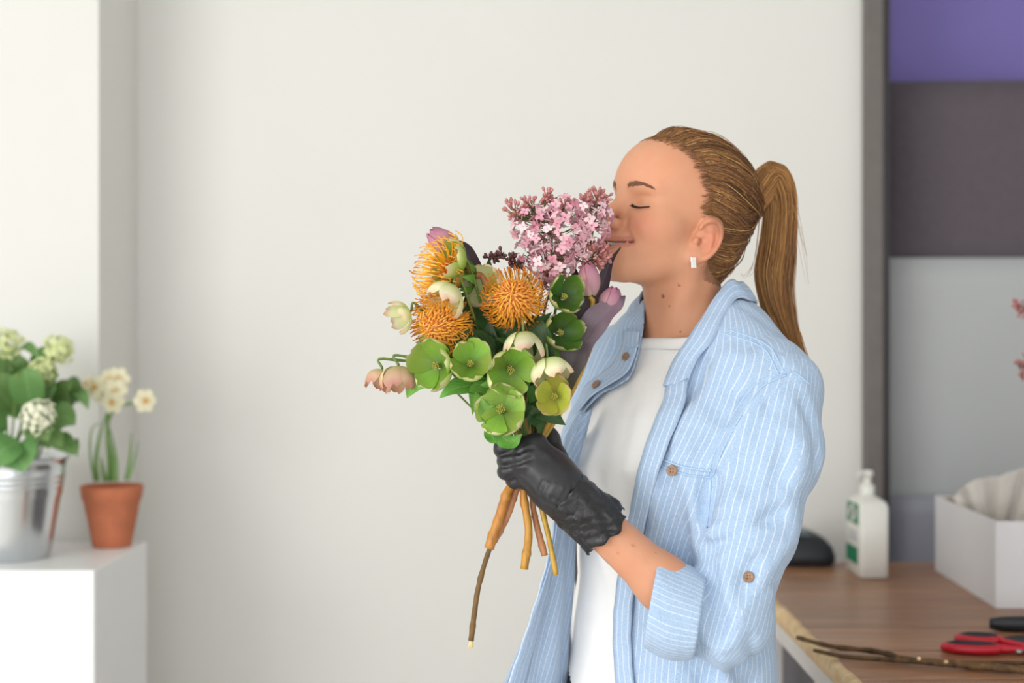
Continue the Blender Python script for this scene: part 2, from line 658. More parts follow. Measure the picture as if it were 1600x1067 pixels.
# crumpled paper fanning out of the box
nu, nv = 40, 30
P = []
for i in range(nu):
    for j in range(nv):
        u, v = i / (nu - 1), j / (nv - 1)
        a = u - 0.5
        fold = (0.014 * math.sin(u * 19 + 1.2 * v) + 0.006 * math.sin(u * 43 + v * 6)) * (0.15 + v)
        x = 0.058 + a * (0.045 + 0.11 * v * v) + 0.022 * v * v + 0.4 * fold
        y = 0.235 - a * (0.10 + 0.14 * v) - 0.05 * v + fold * 1.3
        z = 0.03 + v * (0.170 + 0.042 * math.sin(u * 3.3 - 0.3) + 0.012 * math.sin(u * 11)) - 0.05 * v * v * v * abs(a)
        P.append((min(max(x, 0.012), 0.093) if z < bh + 0.004 else x, y, z))
P = np.array(P)
o = obj('crumpled_paper', rotb(P), grid_faces(nu, nv), M['tissue'])
tag(o, 'off-white crumpled tissue paper sticking up out of the white box', 'paper')
sd = o.modifiers.new('thick', 'SOLIDIFY')
sd.thickness = 0.0012

# ------------------------------------------------------------------ black device near the wall
M['blk'] = simple('black_plastic', srgb(30, 33, 40), 0.4, 0.1, 30.0)
M['blk_grey'] = simple('grey_glass_screen', srgb(92, 104, 108), 0.2, 0.05, 30.0)
dv = thing('card_terminal', (0.64, 3.12, TZ), 'black rounded desk device behind her sleeve on the table', 'device')
rings = []
for (ins, z, dy) in ((0.012, 0.0, 0), (0.002, 0.006, 0), (0, 0.022, 0), (0.006, 0.040, .004), (0.022, 0.056, .012), (0.042, 0.064, .02)):
    rings.append([(x, y + dy, TZ + z + 0.012 * (0.70 - x) / 0.12 * (z > 0.03)) for x, y in rrect(0.575 + ins, 0.700 - ins, 3.05 + ins * .6, 3.20 - ins * .8, 0.028 - ins * .35)])
V, Fc = loft(rings)
obj('body', V, Fc, M['blk'], dv)
V, Fc = box((0.612, 3.078, TZ + .060), (0.648, 3.15, TZ + .0765), 0.003)
obj('screen', V, Fc, M['blk_grey'], dv, smooth=False)

# ------------------------------------------------------------------ red scissors, pruner and twig on the table
M['red'] = simple('red_plastic', srgb(190, 22, 44), 0.35, 0.06, 40.0)
M['steel'] = simple('brushed_steel', srgb(170, 170, 172), 0.3, 0.08, 80.0, metal=0.9)


def on_table(px, py, up=0.0):
    y = (CAMZ - TZ - up) * F / (py - 533.5)
    return np.array([(px - 800) / F * y, y, TZ + up])


def loop_tube(c, ax, ay, rx, ry, rt, n=28, m=8, flat=1.0):
    a = np.arange(n) * 2 * math.pi / n
    C = np.asarray(c) + np.cos(a)[:, None] * rx * np.asarray(ax) + np.sin(a)[:, None] * ry * np.asarray(ay)
    D = np.cos(a)[:, None] * np.asarray(ax) + np.sin(a)[:, None] * np.asarray(ay)
    up = np.cross(ax, ay)
    b = np.arange(m) * 2 * math.pi / m
    V = C[:, None] + rt * (np.cos(b)[None, :, None] * D[:, None] + flat * np.sin(b)[None, :, None] * up)
    Fc = []
    for i in range(n):
        for j in range(m):
            Fc.append((i * m + j, ((i + 1) % n) * m + j, ((i + 1) % n) * m + (j + 1) % m, i * m + (j + 1) % m))
    return V.reshape(-1, 3), Fc


c1 = on_table(1518, 1012, .008)
sc = thing('scissors', c1 - [0, 0, .008], 'red handled scissors with black grip rims on the table', 'scissors')
ax = unit([1, -0.18, 0])
ay = np.cross([0, 0, 1], ax)
hp = c1 + ax * 0.085 + ay * 0.0
V, Fc = loop_tube(c1, ax, ay, .040, .017, .0075)
h1 = obj('handle', V, Fc, M['red'], sc)
V, Fc = loop_tube(c1 + [0, 0, .004], ax, ay, .034, .0115, .005)
obj('grip_rim', V, Fc, M['blk'], h1)
c2 = c1 + ay * 0.05 + ax * 0.018 + np.array([0, 0, .004])
V, Fc = loop_tube(c2, ax, ay, .031, .018, .0075)
h2 = obj('handle', V, Fc, M['red'], sc)
V, Fc = loop_tube(c2 + [0, 0, .004], ax, ay, .025, .0125, .005)
obj('grip_rim', V, Fc, M['blk'], h2)
V, Fc = tube(catmull([c1 + ax * .036, c1 + ax * .06, hp + ax * .015], 8), [.008, .008, .0075, .007, .006, .0055, .005, .005], 8)
obj('shank', V, Fc, M['red'], sc)
V, Fc = tube(catmull([c2 + ax * .028, c2 + ax * .04 - ay * .02, hp + ax * .015], 8), .006, 8)
obj('shank', V, Fc, M['red'], sc)
for s in (-1, 1):
    P = [hp + ax * .01, hp + ax * .05 + ay * .004 * s, hp + ax * .12]
    V, Fc = tube(catmull(P, 8), np.linspace(.007, .001, 8), 6, True, 0.25)
    obj('blade', V, Fc, M['steel'], sc)
V, Fc = ellipsoid(hp + ax * .012 + [0, 0, .004], (.004, .004, .003), 6, 12)
obj('pivot', V, Fc, M['steel'], sc)

q0, q1 = on_table(1546, 974, .012), on_table(1566, 1004, .010)
pr = thing('pruner', on_table(1600, 1000), 'black handled pruner beside the red scissors', 'pruner')
axp = unit([1, -0.22, 0])
for q, r in ((q0, .0145), (q1, .0140)):
    P = catmull([q, q + axp * .03, q + axp * .08, q + axp * .14 - np.cross([0, 0, 1], axp) * (0.012 if q is q0 else -0.006)], 16)
    rr = r * np.sin(np.linspace(.35, 2.4, 16)) ** 0.5
    V, Fc = tube(P, rr, 12, True, 0.8)
    obj('handle', V, Fc, M['blk'], pr)
pv = (q0 + q1) / 2 + axp * .15
V, Fc = ellipsoid(pv, (.012, .012, .006), 8, 14)
obj('pivot', V, Fc, M['steel'], pr)
V, Fc = tube(catmull([pv, pv + axp * .04, pv + axp * .09], 8), np.linspace(.012, .002, 8), 8, True, 0.3)
obj('blade', V, Fc, M['steel'], pr)
bp = on_table(1592, 1018, .006)
V, Fc = ellipsoid(bp, (.006, .006, .004), 6, 12)
obj('bolt', V, Fc, M['steel'], pr)

t = NT('twig_bark')
nz = t.noise(t.coord((1, 1, 1)), 60, 4)
t.l(t.ramp(nz, [(0.3, srgb(62, 42, 24)), (0.6, srgb(112, 82, 48)), (0.8, srgb(150, 120, 78))]), t.b.inputs['Base Color'])
t.set(Roughness=0.75)
M['twig'] = t.m
tw = thing('bare_twig', on_table(1400, 1020), 'bare brown twig lying across the table front', 'twig')
pts = [on_table(px, py, .008) for px, py in ((1246, 996), (1300, 1010), (1370, 1018), (1420, 1031), (1480, 1036), (1540, 1042), (1640, 1050))]
V, Fc = tube(catmull(pts, 40), np.linspace(.0035, .0065, 40) + 0.0006 * np.sin(np.arange(40) * 1.7), 8)
obj('stem', V, Fc, M['twig'], tw)
pts = [on_table(px, py, .007) for px, py in ((1272, 1016), (1320, 1026), (1380, 1030), (1440, 1034), (1475, 1037))]
V, Fc = tube(catmull(pts, 24), np.linspace(.003, .005, 24), 8)
obj('side_shoot', V, Fc, M['twig'], tw)
pts = [on_table(px, py, .007) for px, py in ((1500, 1037), (1560, 1036), (1640, 1036))]
V, Fc = tube(catmull(pts, 16), np.linspace(.005, .003, 16), 8)
obj('side_shoot', V, Fc, M['twig'], tw)
for px, py in ((1436, 1029), (1478, 1034)):
    V, Fc = ellipsoid(on_table(px, py, .016), (.0035, .003, .003), 6, 8)
    obj('bud', V, Fc, M['raw'], tw)

# ------------------------------------------------------------------ pedestal
PZ = 0.985
V, Fc = box((-1.75, 2.58, 0), (-0.757, 2.95, PZ), 0.003)
ped = obj('pedestal', V, Fc, M['white_lac'], smooth=False)
tag(ped, 'white block pedestal carrying the bucket and the clay pot', 'pedestal')

# ================================================================== implicit-surface modelling
def s_sphere(p, c, r):
    return np.linalg.norm(p - np.asarray(c), axis=1) - r


def s_ell(p, c, r):
    q = p - np.asarray(c)
    r = np.asarray(r, float)
    k0 = np.linalg.norm(q / r, axis=1)
    k1 = np.linalg.norm(q / (r * r), axis=1) + 1e-9
    return k0 * (k0 - 1.0) / k1


def seg(p, a, b):
    a, b = np.asarray(a, float), np.asarray(b, float)
    ba = b - a
    h = np.clip((p - a) @ ba / (ba @ ba), 0, 1)
    return np.linalg.norm(p - a - h[:, None] * ba, axis=1), h


def s_cap(p, a, b, ra, rb=None):
    d, h = seg(p, a, b)
    rb = ra if rb is None else rb
    return d - (ra + (rb - ra) * h)


def s_chain(p, P, R, k=0.004):
    d = None
    for i in range(len(P) - 1):
        e = s_cap(p, P[i], P[i + 1], R[i], R[i + 1])
        d = e if d is None else smin(d, e, k)
    return d


def smin(a, b, k):
    h = np.maximum(k - np.abs(a - b), 0) / k
    return np.minimum(a, b) - h * h * k * 0.25


def smax(a, b, k):
    return -smin(-a, -b, k)


def gs(p, c, s):
    q = (p - np.asarray(c)) / np.asarray(s, float)
    return np.exp(-(q * q).sum(1))


def gl(p, a, b, w):
    d, _ = seg(p, a, b)
    return np.exp(-(d / w) ** 2)


def sstep(x, a, b):
    t = np.clip((x - a) / (b - a), 0, 1)
    return t * t * (3 - 2 * t)


def surfnet(f, lo, hi, h, B=8, newton=2):
    lo = np.asarray(lo, float)
    hi = np.asarray(hi, float)
    H = B * h
    n = np.ceil((hi - lo) / H).astype(int) + 1
    I = np.stack(np.meshgrid(*[np.arange(k) for k in n], indexing='ij'), -1).reshape(-1, 3)
    c = lo + (I + 0.5) * H
    d = f(c)
    I = I[np.abs(d) < H * 0.87 * 1.5]
    loc = np.stack(np.meshgrid(*[np.arange(B + 1)] * 3, indexing='ij'), -1).reshape(-1, 3)
    NG = n * B + 3
    key = lambda q: ((q[..., 0] + 1).astype(np.int64) * NG[1] + (q[..., 1] + 1)) * NG[2] + (q[..., 2] + 1)
    cells, verts, edges = [], [], []
    CH = 400
    for s in range(0, len(I), CH):
        J = I[s:s + CH] * B
        G = J[:, None, :] + loc[None]
        val = f((lo + G * h).reshape(-1, 3)).reshape(len(J), B + 1, B + 1, B + 1)
        neg = val < 0
        cnt = sum(neg[:, a:a + B, b:b + B, c_:c_ + B].astype(np.int8) for a in (0, 1) for b in (0, 1) for c_ in (0, 1))
        act = np.argwhere((cnt > 0) & (cnt < 8))
        if len(act):
            acc = np.zeros((len(act), 3))
            num = np.zeros(len(act))
            bi, x, y, z = act.T
            for ax in range(3):
                o1, o2 = [q for q in range(3) if q != ax]
                for u in (0, 1):
                    for v in (0, 1):
                        a = np.zeros(3, int)
                        a[o1], a[o2] = u, v
                        b = a.copy()
                        b[ax] = 1
                        va = val[bi, x + a[0], y + a[1], z + a[2]]
                        vb = val[bi, x + b[0], y + b[1], z + b[2]]
                        m = (va < 0) != (vb < 0)
                        t = np.where(m, va / np.where(m, va - vb, 1), 0)
                        pt = a[None] + t[:, None] * (b - a)[None]
                        acc += np.where(m[:, None], pt, 0)
                        num += m
            cell = J[bi] + act[:, 1:]
            verts.append(lo + (cell + acc / num[:, None]) * h)
            cells.append(key(cell))
        for ax in range(3):
            sl0 = [slice(0, B)] * 3
            sl1 = [slice(0, B)] * 3
            sl1[ax] = slice(1, B + 1)
            n0 = neg[(slice(None), *sl0)]
            n1 = neg[(slice(None), *sl1)]
            w = np.argwhere(n0 != n1)
            if len(w):
                g = J[w[:, 0]] + w[:, 1:]
                edges.append((ax, g, n0[tuple(w.T)]))
    cells = np.concatenate(cells)
    V = np.concatenate(verts)
    order = np.argsort(cells)
    sk = cells[order]

    def find(q):
        k = key(q)
        i = np.clip(np.searchsorted(sk, k), 0, len(sk) - 1)
        return np.where(sk[i] == k, order[i], -1)
    Q = []
    for ax, g, sg in edges:
        o1, o2 = (ax + 1) % 3, (ax + 2) % 3
        quad = []
        for (u, v) in ((-1, -1), (0, -1), (0, 0), (-1, 0)):
            q = g.copy()
            q[:, o1] += u
            q[:, o2] += v
            quad.append(find(q))
        q = np.stack(quad, 1)
        q = np.where(sg[:, None], q, q[:, ::-1])
        Q.append(q[(q >= 0).all(1)])
    Q = np.concatenate(Q)
    for _ in range(newton):
        V = V - step(f, V, h)
    return V, Q


def grad(f, V, e):
    g = np.zeros_like(V)
    for a in range(3):
        d = np.zeros(3)
        d[a] = e
        g[:, a] = (f(V + d) - f(V - d)) / (2 * e)
    return g


def step(f, V, h):
    d = f(V)
    g = grad(f, V, h * 0.35)
    s = d[:, None] * g / ((g * g).sum(1)[:, None] + 1e-6)
    ln = np.linalg.norm(s, axis=1, keepdims=True)
    return s * np.minimum(1, h * 0.6 / (ln + 1e-12))


def smooth_mesh(V, Q, it=1, lam=0.5):
    for _ in range(it):
        acc = np.zeros_like(V)
        n = np.zeros(len(V))
        for k in range(4):
            a, b = Q[:, k], Q[:, (k + 1) % 4]
            for d in range(3):
                acc[:, d] += np.bincount(a, V[b, d], len(V)) + np.bincount(b, V[a, d], len(V))
            n += np.bincount(a, minlength=len(V)) + np.bincount(b, minlength=len(V))
        V = V * (1 - lam) + lam * acc / np.maximum(n, 1)[:, None]
    return V


def compact(V, Q, keep, *arrs):
    Q = Q[keep]
    used = np.zeros(len(V), bool)
    used[Q.ravel()] = True
    re = np.cumsum(used) - 1
    return (V[used], re[Q]) + tuple(a[used] for a in arrs)


def project(V):
    return np.stack([800 + V[:, 0] / V[:, 1] * F, 533.5 - (V[:, 2] - CAMZ) / V[:, 1] * F], 1)


def poly_sd(p, poly):
    """signed distance to a closed polygon (negative inside) and nearest point"""
    poly = np.asarray(poly, float)
    n = len(poly)
    best = np.full(len(p), 1e9)
    near = np.zeros_like(p)
    inside = np.zeros(len(p), bool)
    for i in range(n):
        a, b = poly[i], poly[(i + 1) % n]
        e = b - a
        t = np.clip(((p - a) @ e) / (e @ e + 1e-12), 0, 1)
        q = a + t[:, None] * e
        d = np.linalg.norm(p - q, axis=1)
        m = d < best
        best = np.where(m, d, best)
        near[m] = q[m]
        c = ((a[1] > p[:, 1]) != (b[1] > p[:, 1])) & (p[:, 0] < (b[0] - a[0]) * (p[:, 1] - a[1]) / (b[1] - a[1] + 1e-12) + a[0])
        inside ^= c
    return np.where(inside, -best, best), near


# ================================================================== the woman: frames and joints
yw, pt_, rl = math.radians(29), math.radians(14), math.radians(-6)
HC = np.array([0.218, 1.930, 1.553])
hf = np.array([-math.cos(yw) * math.cos(pt_), -math.sin(yw) * math.cos(pt_), math.sin(pt_)])
hl0 = np.array([math.sin(yw), -math.cos(yw), 0])
hu0 = np.cross(hf, hl0)
hl = hl0 * math.cos(rl) + hu0 * math.sin(rl)
hu = hu0 * math.cos(rl) - hl0 * math.sin(rl)
HR = np.stack([hf, hl, hu])            # world -> head: (p-HC) @ HR.T


def to_head(p):
    return (p - HC) @ HR.T


def from_head(q):
    return np.asarray(q) @ HR + HC


TA = math.radians(40)
tf = np.array([-math.cos(TA), -math.sin(TA), 0])
tl = np.array([math.sin(TA), -math.cos(TA), 0])
NB = np.array([0.246, 1.955, 1.425])     # neck base
TB = np.array([0.205, 1.935, 0.95])      # hip centre
SH_N = NB + tl * 0.160 + np.array([0, 0, -0.100])
SH_F = NB - tl * 0.160 + np.array([0, 0, -0.075])
EL_N = W(1116, 984, 1.765)
WR_N = W(903, 790, 1.742)
EL_F = np.array([0.150, 2.125, 1.06])
WR_F = np.array([0.150, 2.075, 0.83])


# ------------------------------------------------------------------ head
EAR_O = np.array([-0.010, 0.0700, -0.012])
eu = unit([0.90, -0.42, 0.20])
ev = unit(np.array([-0.26, 0.05, 0.96]) - eu * (np.array([-0.26, 0.05, 0.96]) @ eu))
ew = np.cross(eu, ev)
if ew[1] < 0:
    ew = -ew
ER = np.stack([eu, ev, ew])


def ear_sdf(q):
    e = (q - EAR_O) @ ER.T
    u, v, w = e.T
    d = s_ell(e, (0, 0.002, -0.001), (0.0160, 0.0275, 0.0050))
    d = smin(d, s_ell(e, (0.003, 0, -0.008), (0.011, 0.018, 0.009)), 0.006)
    k = np.sqrt((u / 0.0160) ** 2 + ((v - 0.003) / 0.0270) ** 2) + 1e-6
    ang = np.arctan2(v - 0.003, -u)           # 0 = rear, pi/2 = top
    inpl = (k - 1) * 0.0200
    m = np.maximum(0, np.abs(ang - 0.75) - 1.75) * 0.012
    hel = np.sqrt(inpl ** 2 + (w - 0.0040) ** 2 + m * m) - 0.0036
    d = smin(d, hel, 0.0035)
    a2 = np.sqrt((u - 0.0035) ** 2 / 0.0105 ** 2 + (v + 0.004) ** 2 / 0.0165 ** 2) + 1e-6
    m2 = np.maximum(0, np.abs(ang - 0.45) - 1.15) * 0.010
    anti = np.sqrt(((a2 - 1) * 0.0120) ** 2 + (w - 0.0030) ** 2 + m2 * m2) - 0.0028
    d = smin(d, anti, 0.003)
    d = smax(d, -s_ell(e, (0.0040, -0.0050, 0.0085), (0.0080, 0.0115, 0.0095)), 0.003)
    d = smax(d, -s_ell(e, (0.0075, -0.0050, 0.002), (0.0045, 0.0055, 0.0080)), 0.002)
    d = smax(d, -s_ell(e, (0.0050, 0.0150, 0.0075), (0.0060, 0.0060, 0.0055)), 0.003)
    d = smin(d, s_ell(e, (0.0060, -0.0255, 0.0005), (0.0075, 0.0090, 0.0042)), 0.005)
    d = smin(d, s_ell(e, (0.0130, -0.0065, 0.0030), (0.0036, 0.0052, 0.0034)), 0.003)
    return d


def skull_sdf(q):
    d = s_ell(q, (-0.006, 0, 0.048), (0.093, 0.073, 0.078))
    return smin(d, s_ell(q, (0.040, 0, 0.052), (0.052, 0.060, 0.056)), 0.03)


def head_sdf(q, ear=True, fine=True):
    s = q.copy()
    s[:, 1] = np.abs(q[:, 1])
    d = skull_sdf(q)
    d = smin(d, s_ell(q, (0.034, 0, -0.018), (0.051, 0.056, 0.068)), 0.025)
    d = smin(d, s_sphere(s, (0.046, 0.037, -0.012), 0.028), 0.025)
    d = smin(d, s_cap(s, (0.004, 0.044, -0.040), (0.066, 0.020, -0.0725), 0.017, 0.0150), 0.025)
    d = smin(d, s_ell(q, (0.072, 0, -0.0745), (0.018, 0.022, 0.0165)), 0.018)
    d = smin(d, s_ell(q, (0.066, 0, -0.045), (0.028, 0.033, 0.028)), 0.018)
    if fine:
        d = d + 0.0065 * gs(s, (0.090, 0.031, 0.016), (0.024, 0.017, 0.0105))
        d = d + 0.0035 * gs(s, (0.040, 0.070, 0.030), (0.028, 0.02, 0.024))
        d = smin(d, s_cap(q, (0.080, 0, 0.026), (0.106, 0, -0.012), 0.0082, 0.0080), 0.014)
        d = smin(d, s_sphere(q, (0.107, 0, -0.0150), 0.0088), 0.008)
        d = smin(d, s_ell(s, (0.095, 0.0125, -0.0205), (0.0105, 0.0068, 0.0072)), 0.005)
        d = d + 0.0020 * gl(s, (0.086, 0.0215, -0.012), (0.088, 0.021, -0.027), 0.0035)
        # closed lids over the eyes
        d = smin(d, s_sphere(s, (0.0655, 0.0315, 0.0165), 0.0138), 0.005)
        d = d + 0.0012 * gl(s, (0.082, 0.017, 0.0225), (0.0765, 0.043, 0.0235), 0.0022)
        d = d + 0.0012 * gl(s, (0.083, 0.018, 0.0108), (0.0755, 0.046, 0.0100), 0.0016)
        d = d - 0.0022 * gl(s, (0.083, 0.020, 0.0060), (0.073, 0.044, 0.0035), 0.0045)
        d = d - 0.0036 * gl(s, (0.090, 0.012, 0.0350), (0.071, 0.048, 0.0375), 0.0085)
        # smiling cheek, fold beside nose and mouth
        d = d - 0.0062 * gs(s, (0.072, 0.041, -0.016), (0.022, 0.017, 0.016))
        d = d + 0.0036 * gl(s, (0.090, 0.0225, -0.021), (0.081, 0.0365, -0.040), 0.0040)
        d = d - 0.0020 * gs(s, (0.066, 0.043, -0.044), (0.015, 0.010, 0.013))
        d = smin(d, s_cap(s, (0.0935, 0, -0.0410), (0.0785, 0.0305, -0.0375), 0.0052, 0.0022), 0.005)
        d = smin(d, s_cap(s, (0.0915, 0, -0.0545), (0.0775, 0.0290, -0.0430), 0.0062, 0.0022), 0.005)
        d = d + 0.0022 * gs(s, (0.090, 0, -0.0655), (0.012, 0.018, 0.0055))
        zc = -0.0475 + 0.0078 * (s[:, 1] / 0.031) ** 2
        half = 0.0034 * (1 - (s[:, 1] / 0.0325) ** 2)
        slot = np.maximum(np.maximum(np.abs(q[:, 2] - zc) - half, s[:, 1] - 0.0325), 0.071 - q[:, 0])
        d = smax(d, -slot, 0.0018)
        d = d + 0.0028 * gs(s, (0.0785, 0.0345, -0.0385), (0.007, 0.0035, 0.0055))
    if ear:
        near = np.linalg.norm(s - EAR_O, axis=1) < 0.055
        if near.any():
            e = np.full(len(q), 1.0)
            e[near] = ear_sdf(s[near])
            d = np.where(near, smin(d, e, 0.006), d)
    return d


def neck_sdf(p):
    top = from_head((-0.018, 0, -0.030))
    a = s_cap(p, top, NB + np.array([-0.004, 0, -0.005]), 0.050, 0.054)
    # sternomastoid and throat
    st = from_head((-0.012, 0.050, -0.040))
    pit = NB + tf * 0.052 + np.array([0, 0, -0.030])
    a = smin(a, s_cap(p, st, pit, 0.013, 0.010), 0.018)
    st2 = from_head((-0.012, -0.050, -0.040))
    a = smin(a, s_cap(p, st2, pit, 0.013, 0.010), 0.018)
    a = a + 0.006 * gs(p, pit + tf * 0.018 + np.array([0, 0, .006]), (0.014, 0.014, 0.013))
    return a


TS = np.array([  # z, half width, half depth, forward offset
    [0.80, 0.152, 0.110, -0.010], [0.92, 0.148, 0.106, -0.005], [1.00, 0.138, 0.100, 0.0], [1.08, 0.128, 0.096, 0.004],
    [1.16, 0.136, 0.102, 0.008], [1.235, 0.146, 0.120, 0.016], [1.30, 0.152, 0.108, 0.006], [1.36, 0.140, 0.082, -0.008],
    [1.41, 0.100, 0.062, -0.012], [1.46, 0.06, 0.05, -0.012]])


def torso_sdf(p, off=0.0):
    z = p[:, 2]
    a = np.interp(z, TS[:, 0], TS[:, 1])
    b = np.interp(z, TS[:, 0], TS[:, 2])
    fo = np.interp(z, TS[:, 0], TS[:, 3])
    t = np.clip((z - TB[2]) / (NB[2] - TB[2]), -0.4, 1.1)[:, None]
    q = p - (TB + (NB - TB) * t)
    x = q @ tf - fo
    y = q @ tl
    a, b = a + off, b + off
    k0 = (np.abs(x / b) ** 2.3 + np.abs(y / a) ** 2.3) ** (1 / 2.3)
    d = (k0 - 1) * np.minimum(a, b) * 1.0
    d = smax(d, z - 1.43 - off, 0.03)
    d = smin(d, s_cap(p, NB + tl * 0.05 + np.array([0, 0, -0.035]), SH_N + np.array([0, 0, 0.014]) - tl * 0.015, 0.040 + off, 0.040 + off), 0.05)
    d = smin(d, s_cap(p, NB - tl * 0.05 + np.array([0, 0, -0.035]), SH_F + np.array([0, 0, 0.014]) + tl * 0.015, 0.040 + off, 0.040 + off), 0.05)
    return d


def bust(p, off=0.0):
    c = NB + tf * 0.060 + np.array([0, 0, -0.190])
    d = s_ell(p, c + tl * 0.062, (0.062 + off, 0.062 + off, 0.062 + off))
    return smin(d, s_ell(p, c - tl * 0.062, (0.062 + off, 0.062 + off, 0.062 + off)), 0.04)


def arm_sdf(p, S, E, Wr, s=1.0):
    d = s_cap(p, S, E, 0.044 * s, 0.0315 * s)
    mid = E + (Wr - E) * 0.38
    d = smin(d, s_cap(p, E, mid, 0.0315 * s, 0.0315 * s), 0.02)
    d = smin(d, s_cap(p, mid, Wr, 0.0315 * s, 0.0240 * s), 0.02)
    return d


HL = np.array([(0.120, 0.116), (0.070, 0.109), (0.044, 0.096), (0.022, 0.074), (0.009, 0.050), (0.002, 0.030), (-0.010, 0.015), (-0.030, -0.004), (-0.034, -0.070), (-0.060, -0.100),
               (-0.20, -0.10), (-0.20, 0.30), (0.120, 0.30)])   # hair region seen from the side, head x-z


def hair_mask(q):
    wob = 0.0015 * np.sin(q[:, 2] * 170) + 0.0010 * np.sin(q[:, 2] * 390 + q[:, 1] * 200)
    d, _ = poly_sd(q[:, [0, 2]] + np.stack([wob, 0 * wob], 1), HL)
    return d



SKIN_C = np.array(srgb(210, 153, 121)[:3])


def skin_attr(V):
    q = to_head(V)
    s = q.copy()
    s[:, 1] = np.abs(s[:, 1])
    c = np.tile(SKIN_C, (len(V), 1))

    def blend(w, col):
        nonlocal c
        w = np.clip(w, 0, 1)[:, None]
        c = c * (1 - w) + w * np.array(srgb(*col)[:3])
    blend(0.70 * gs(s, (0.072, 0.042, -0.016), (0.026, 0.022, 0.018)), (200, 122, 98))
    blend(0.35 * gs(q, (0.108, 0, -0.016), (0.018, 0.02, 0.014)), (196, 120, 98))
    blend(0.55 * gs(s, EAR_O + np.array([-0.004, 0.01, 0.004]), (0.02, 0.02, 0.034)), (204, 118, 94))
    blend(0.35 * gs(s, (0.080, 0.031, 0.018), (0.014, 0.018, 0.012)), (190, 132, 96))
    # lips
    lip = np.maximum(gl(s, (0.0975, 0, -0.0425), (0.0800, 0.0300, -0.0375), 0.0058), gl(s, (0.0965, 0, -0.0545), (0.0790, 0.0285, -0.0430), 0.0068))
    blend(sstep(lip, 0.30, 0.62) * (q[:, 0] > 0.06) * 0.75, (184, 112, 98))
    mouth = (q[:, 0] > 0.066) & (q[:, 0] < 0.0765) & (s[:, 1] < 0.030) & (np.abs(q[:, 2] + 0.045) < 0.008)
    blend(mouth * 0.85, (96, 40, 40))
    blend(0.70 * sstep(-hair_mask(q), -0.009, 0.006) * (q[:, 2] > -0.06), (120, 80, 52))
    # brow shade under the brow hairs, hair-root tint along the hairline
    blend(0.38 * gl(s, (0.090, 0.014, 0.0320), (0.072, 0.045, 0.0345), 0.0042), (150, 98, 74))
    return c


def at_skin(f, px, py, y0, y1):
    """walk the line of sight from y0 until the surface f is met"""
    ys = np.linspace(y0, y1, 900)
    P = np.stack([W(px, py, y) for y in ys])
    d = f(P)
    i = np.argmax(d < 0)
    return P[i]


def head_world(p):
    return smin(head_sdf(to_head(p)), neck_sdf(p), 0.022)


def body_fine(p):
    d = smin(head_world(p), torso_sdf(p, -0.010), 0.035)
    return d


person = thing('person', (0.215, 1.95, 0), 'woman with blonde ponytail in a blue striped shirt smelling the bouquet', 'person')
V1, Q1 = surfnet(body_fine, (0.03, 1.76, 1.30), (0.42, 2.12, 1.72), 0.0019)


def body_coarse(p):
    d = torso_sdf(p, -0.012)
    d = smin(d, bust(p, -0.012), 0.03)
    d = smin(d, arm_sdf(p, SH_F, EL_F, WR_F), 0.02)
    d = smin(d, s_cap(p, SH_N, EL_N, 0.040, 0.030), 0.02)
    # far hand hanging, palm and five fingers
    hd = unit(WR_F - EL_F)
    pm = WR_F + hd * 0.055
    d = smin(d, s_ell(p, pm, (0.022, 0.040, 0.050)), 0.02)
    for k, (oy, ln) in enumerate(((-0.030, .062), (-0.011, .072), (0.009, .068), (0.027, .055))):
        b = pm + hd * 0.035 + np.array([0, oy, 0])
        d = smin(d, s_cap(p, b, b + hd * ln + np.array([-.012, 0, 0]), 0.0095, 0.0075), 0.006)
    b = pm + np.array([0, -0.035, 0.01])
    d = smin(d, s_cap(p, b, b + np.array([-0.02, -0.025, -0.045]), 0.011, 0.0085), 0.008)
    for sgn, c in ((1, 0.085), (-1, 0.085)):
        hip = TB + tl * sgn * c + np.array([0, 0, -0.10])
        knee = TB + tl * sgn * 0.085 + tf * 0.01 + np.array([0, 0, -0.48])
        ank = TB + tl * sgn * 0.085 + np.array([0, 0, -0.875])
        d = smin(d, s_cap(p, hip, knee, 0.080, 0.054), 0.05)
        d = smin(d, s_cap(p, knee, ank, 0.054, 0.036), 0.03)
    return d


V2, Q2 = surfnet(body_coarse, (-0.12, 1.60, 0.04), (0.50, 2.30, 1.42), 0.0085, newton=1)


def forearm(p):
    d = arm_sdf(p, SH_N, EL_N, WR_N)
    hd = unit(WR_N - EL_N)
    d = smin(d, s_cap(p, WR_N, WR_N + hd * 0.05, 0.0235, 0.022), 0.015)
    return d


V3, Q3 = surfnet(forearm, np.minimum(EL_N, WR_N) - 0.08, np.maximum(EL_N, WR_N) + 0.07, 0.003)
Vb = np.concatenate([V1, V2, V3])
Qb = np.concatenate([Q1, Q2 + len(V1), Q3 + len(V1) + len(V2)])
Cb = skin_attr(Vb)
# moles where the photograph shows them
for px, py, r, f in ((1036, 463, .0030, body_fine), (1061, 446, .0018, body_fine), (1046, 478, .0014, body_fine), (1063, 518, .0014, body_fine),
                     (934, 826, .0020, forearm), (948, 852, .0014, forearm), (990, 852, .0016, forearm), (964, 863, .0014, forearm), (1024, 864, .0016, forearm)):
    c = at_skin(f, px, py, 1.6, 2.1)
    w = sstep(-np.linalg.norm(Vb - c, axis=1), -r * 1.25, -r * 0.6)[:, None]
    Cb = Cb * (1 - 0.8 * w) + 0.8 * w * np.array(srgb(110, 58, 42)[:3])

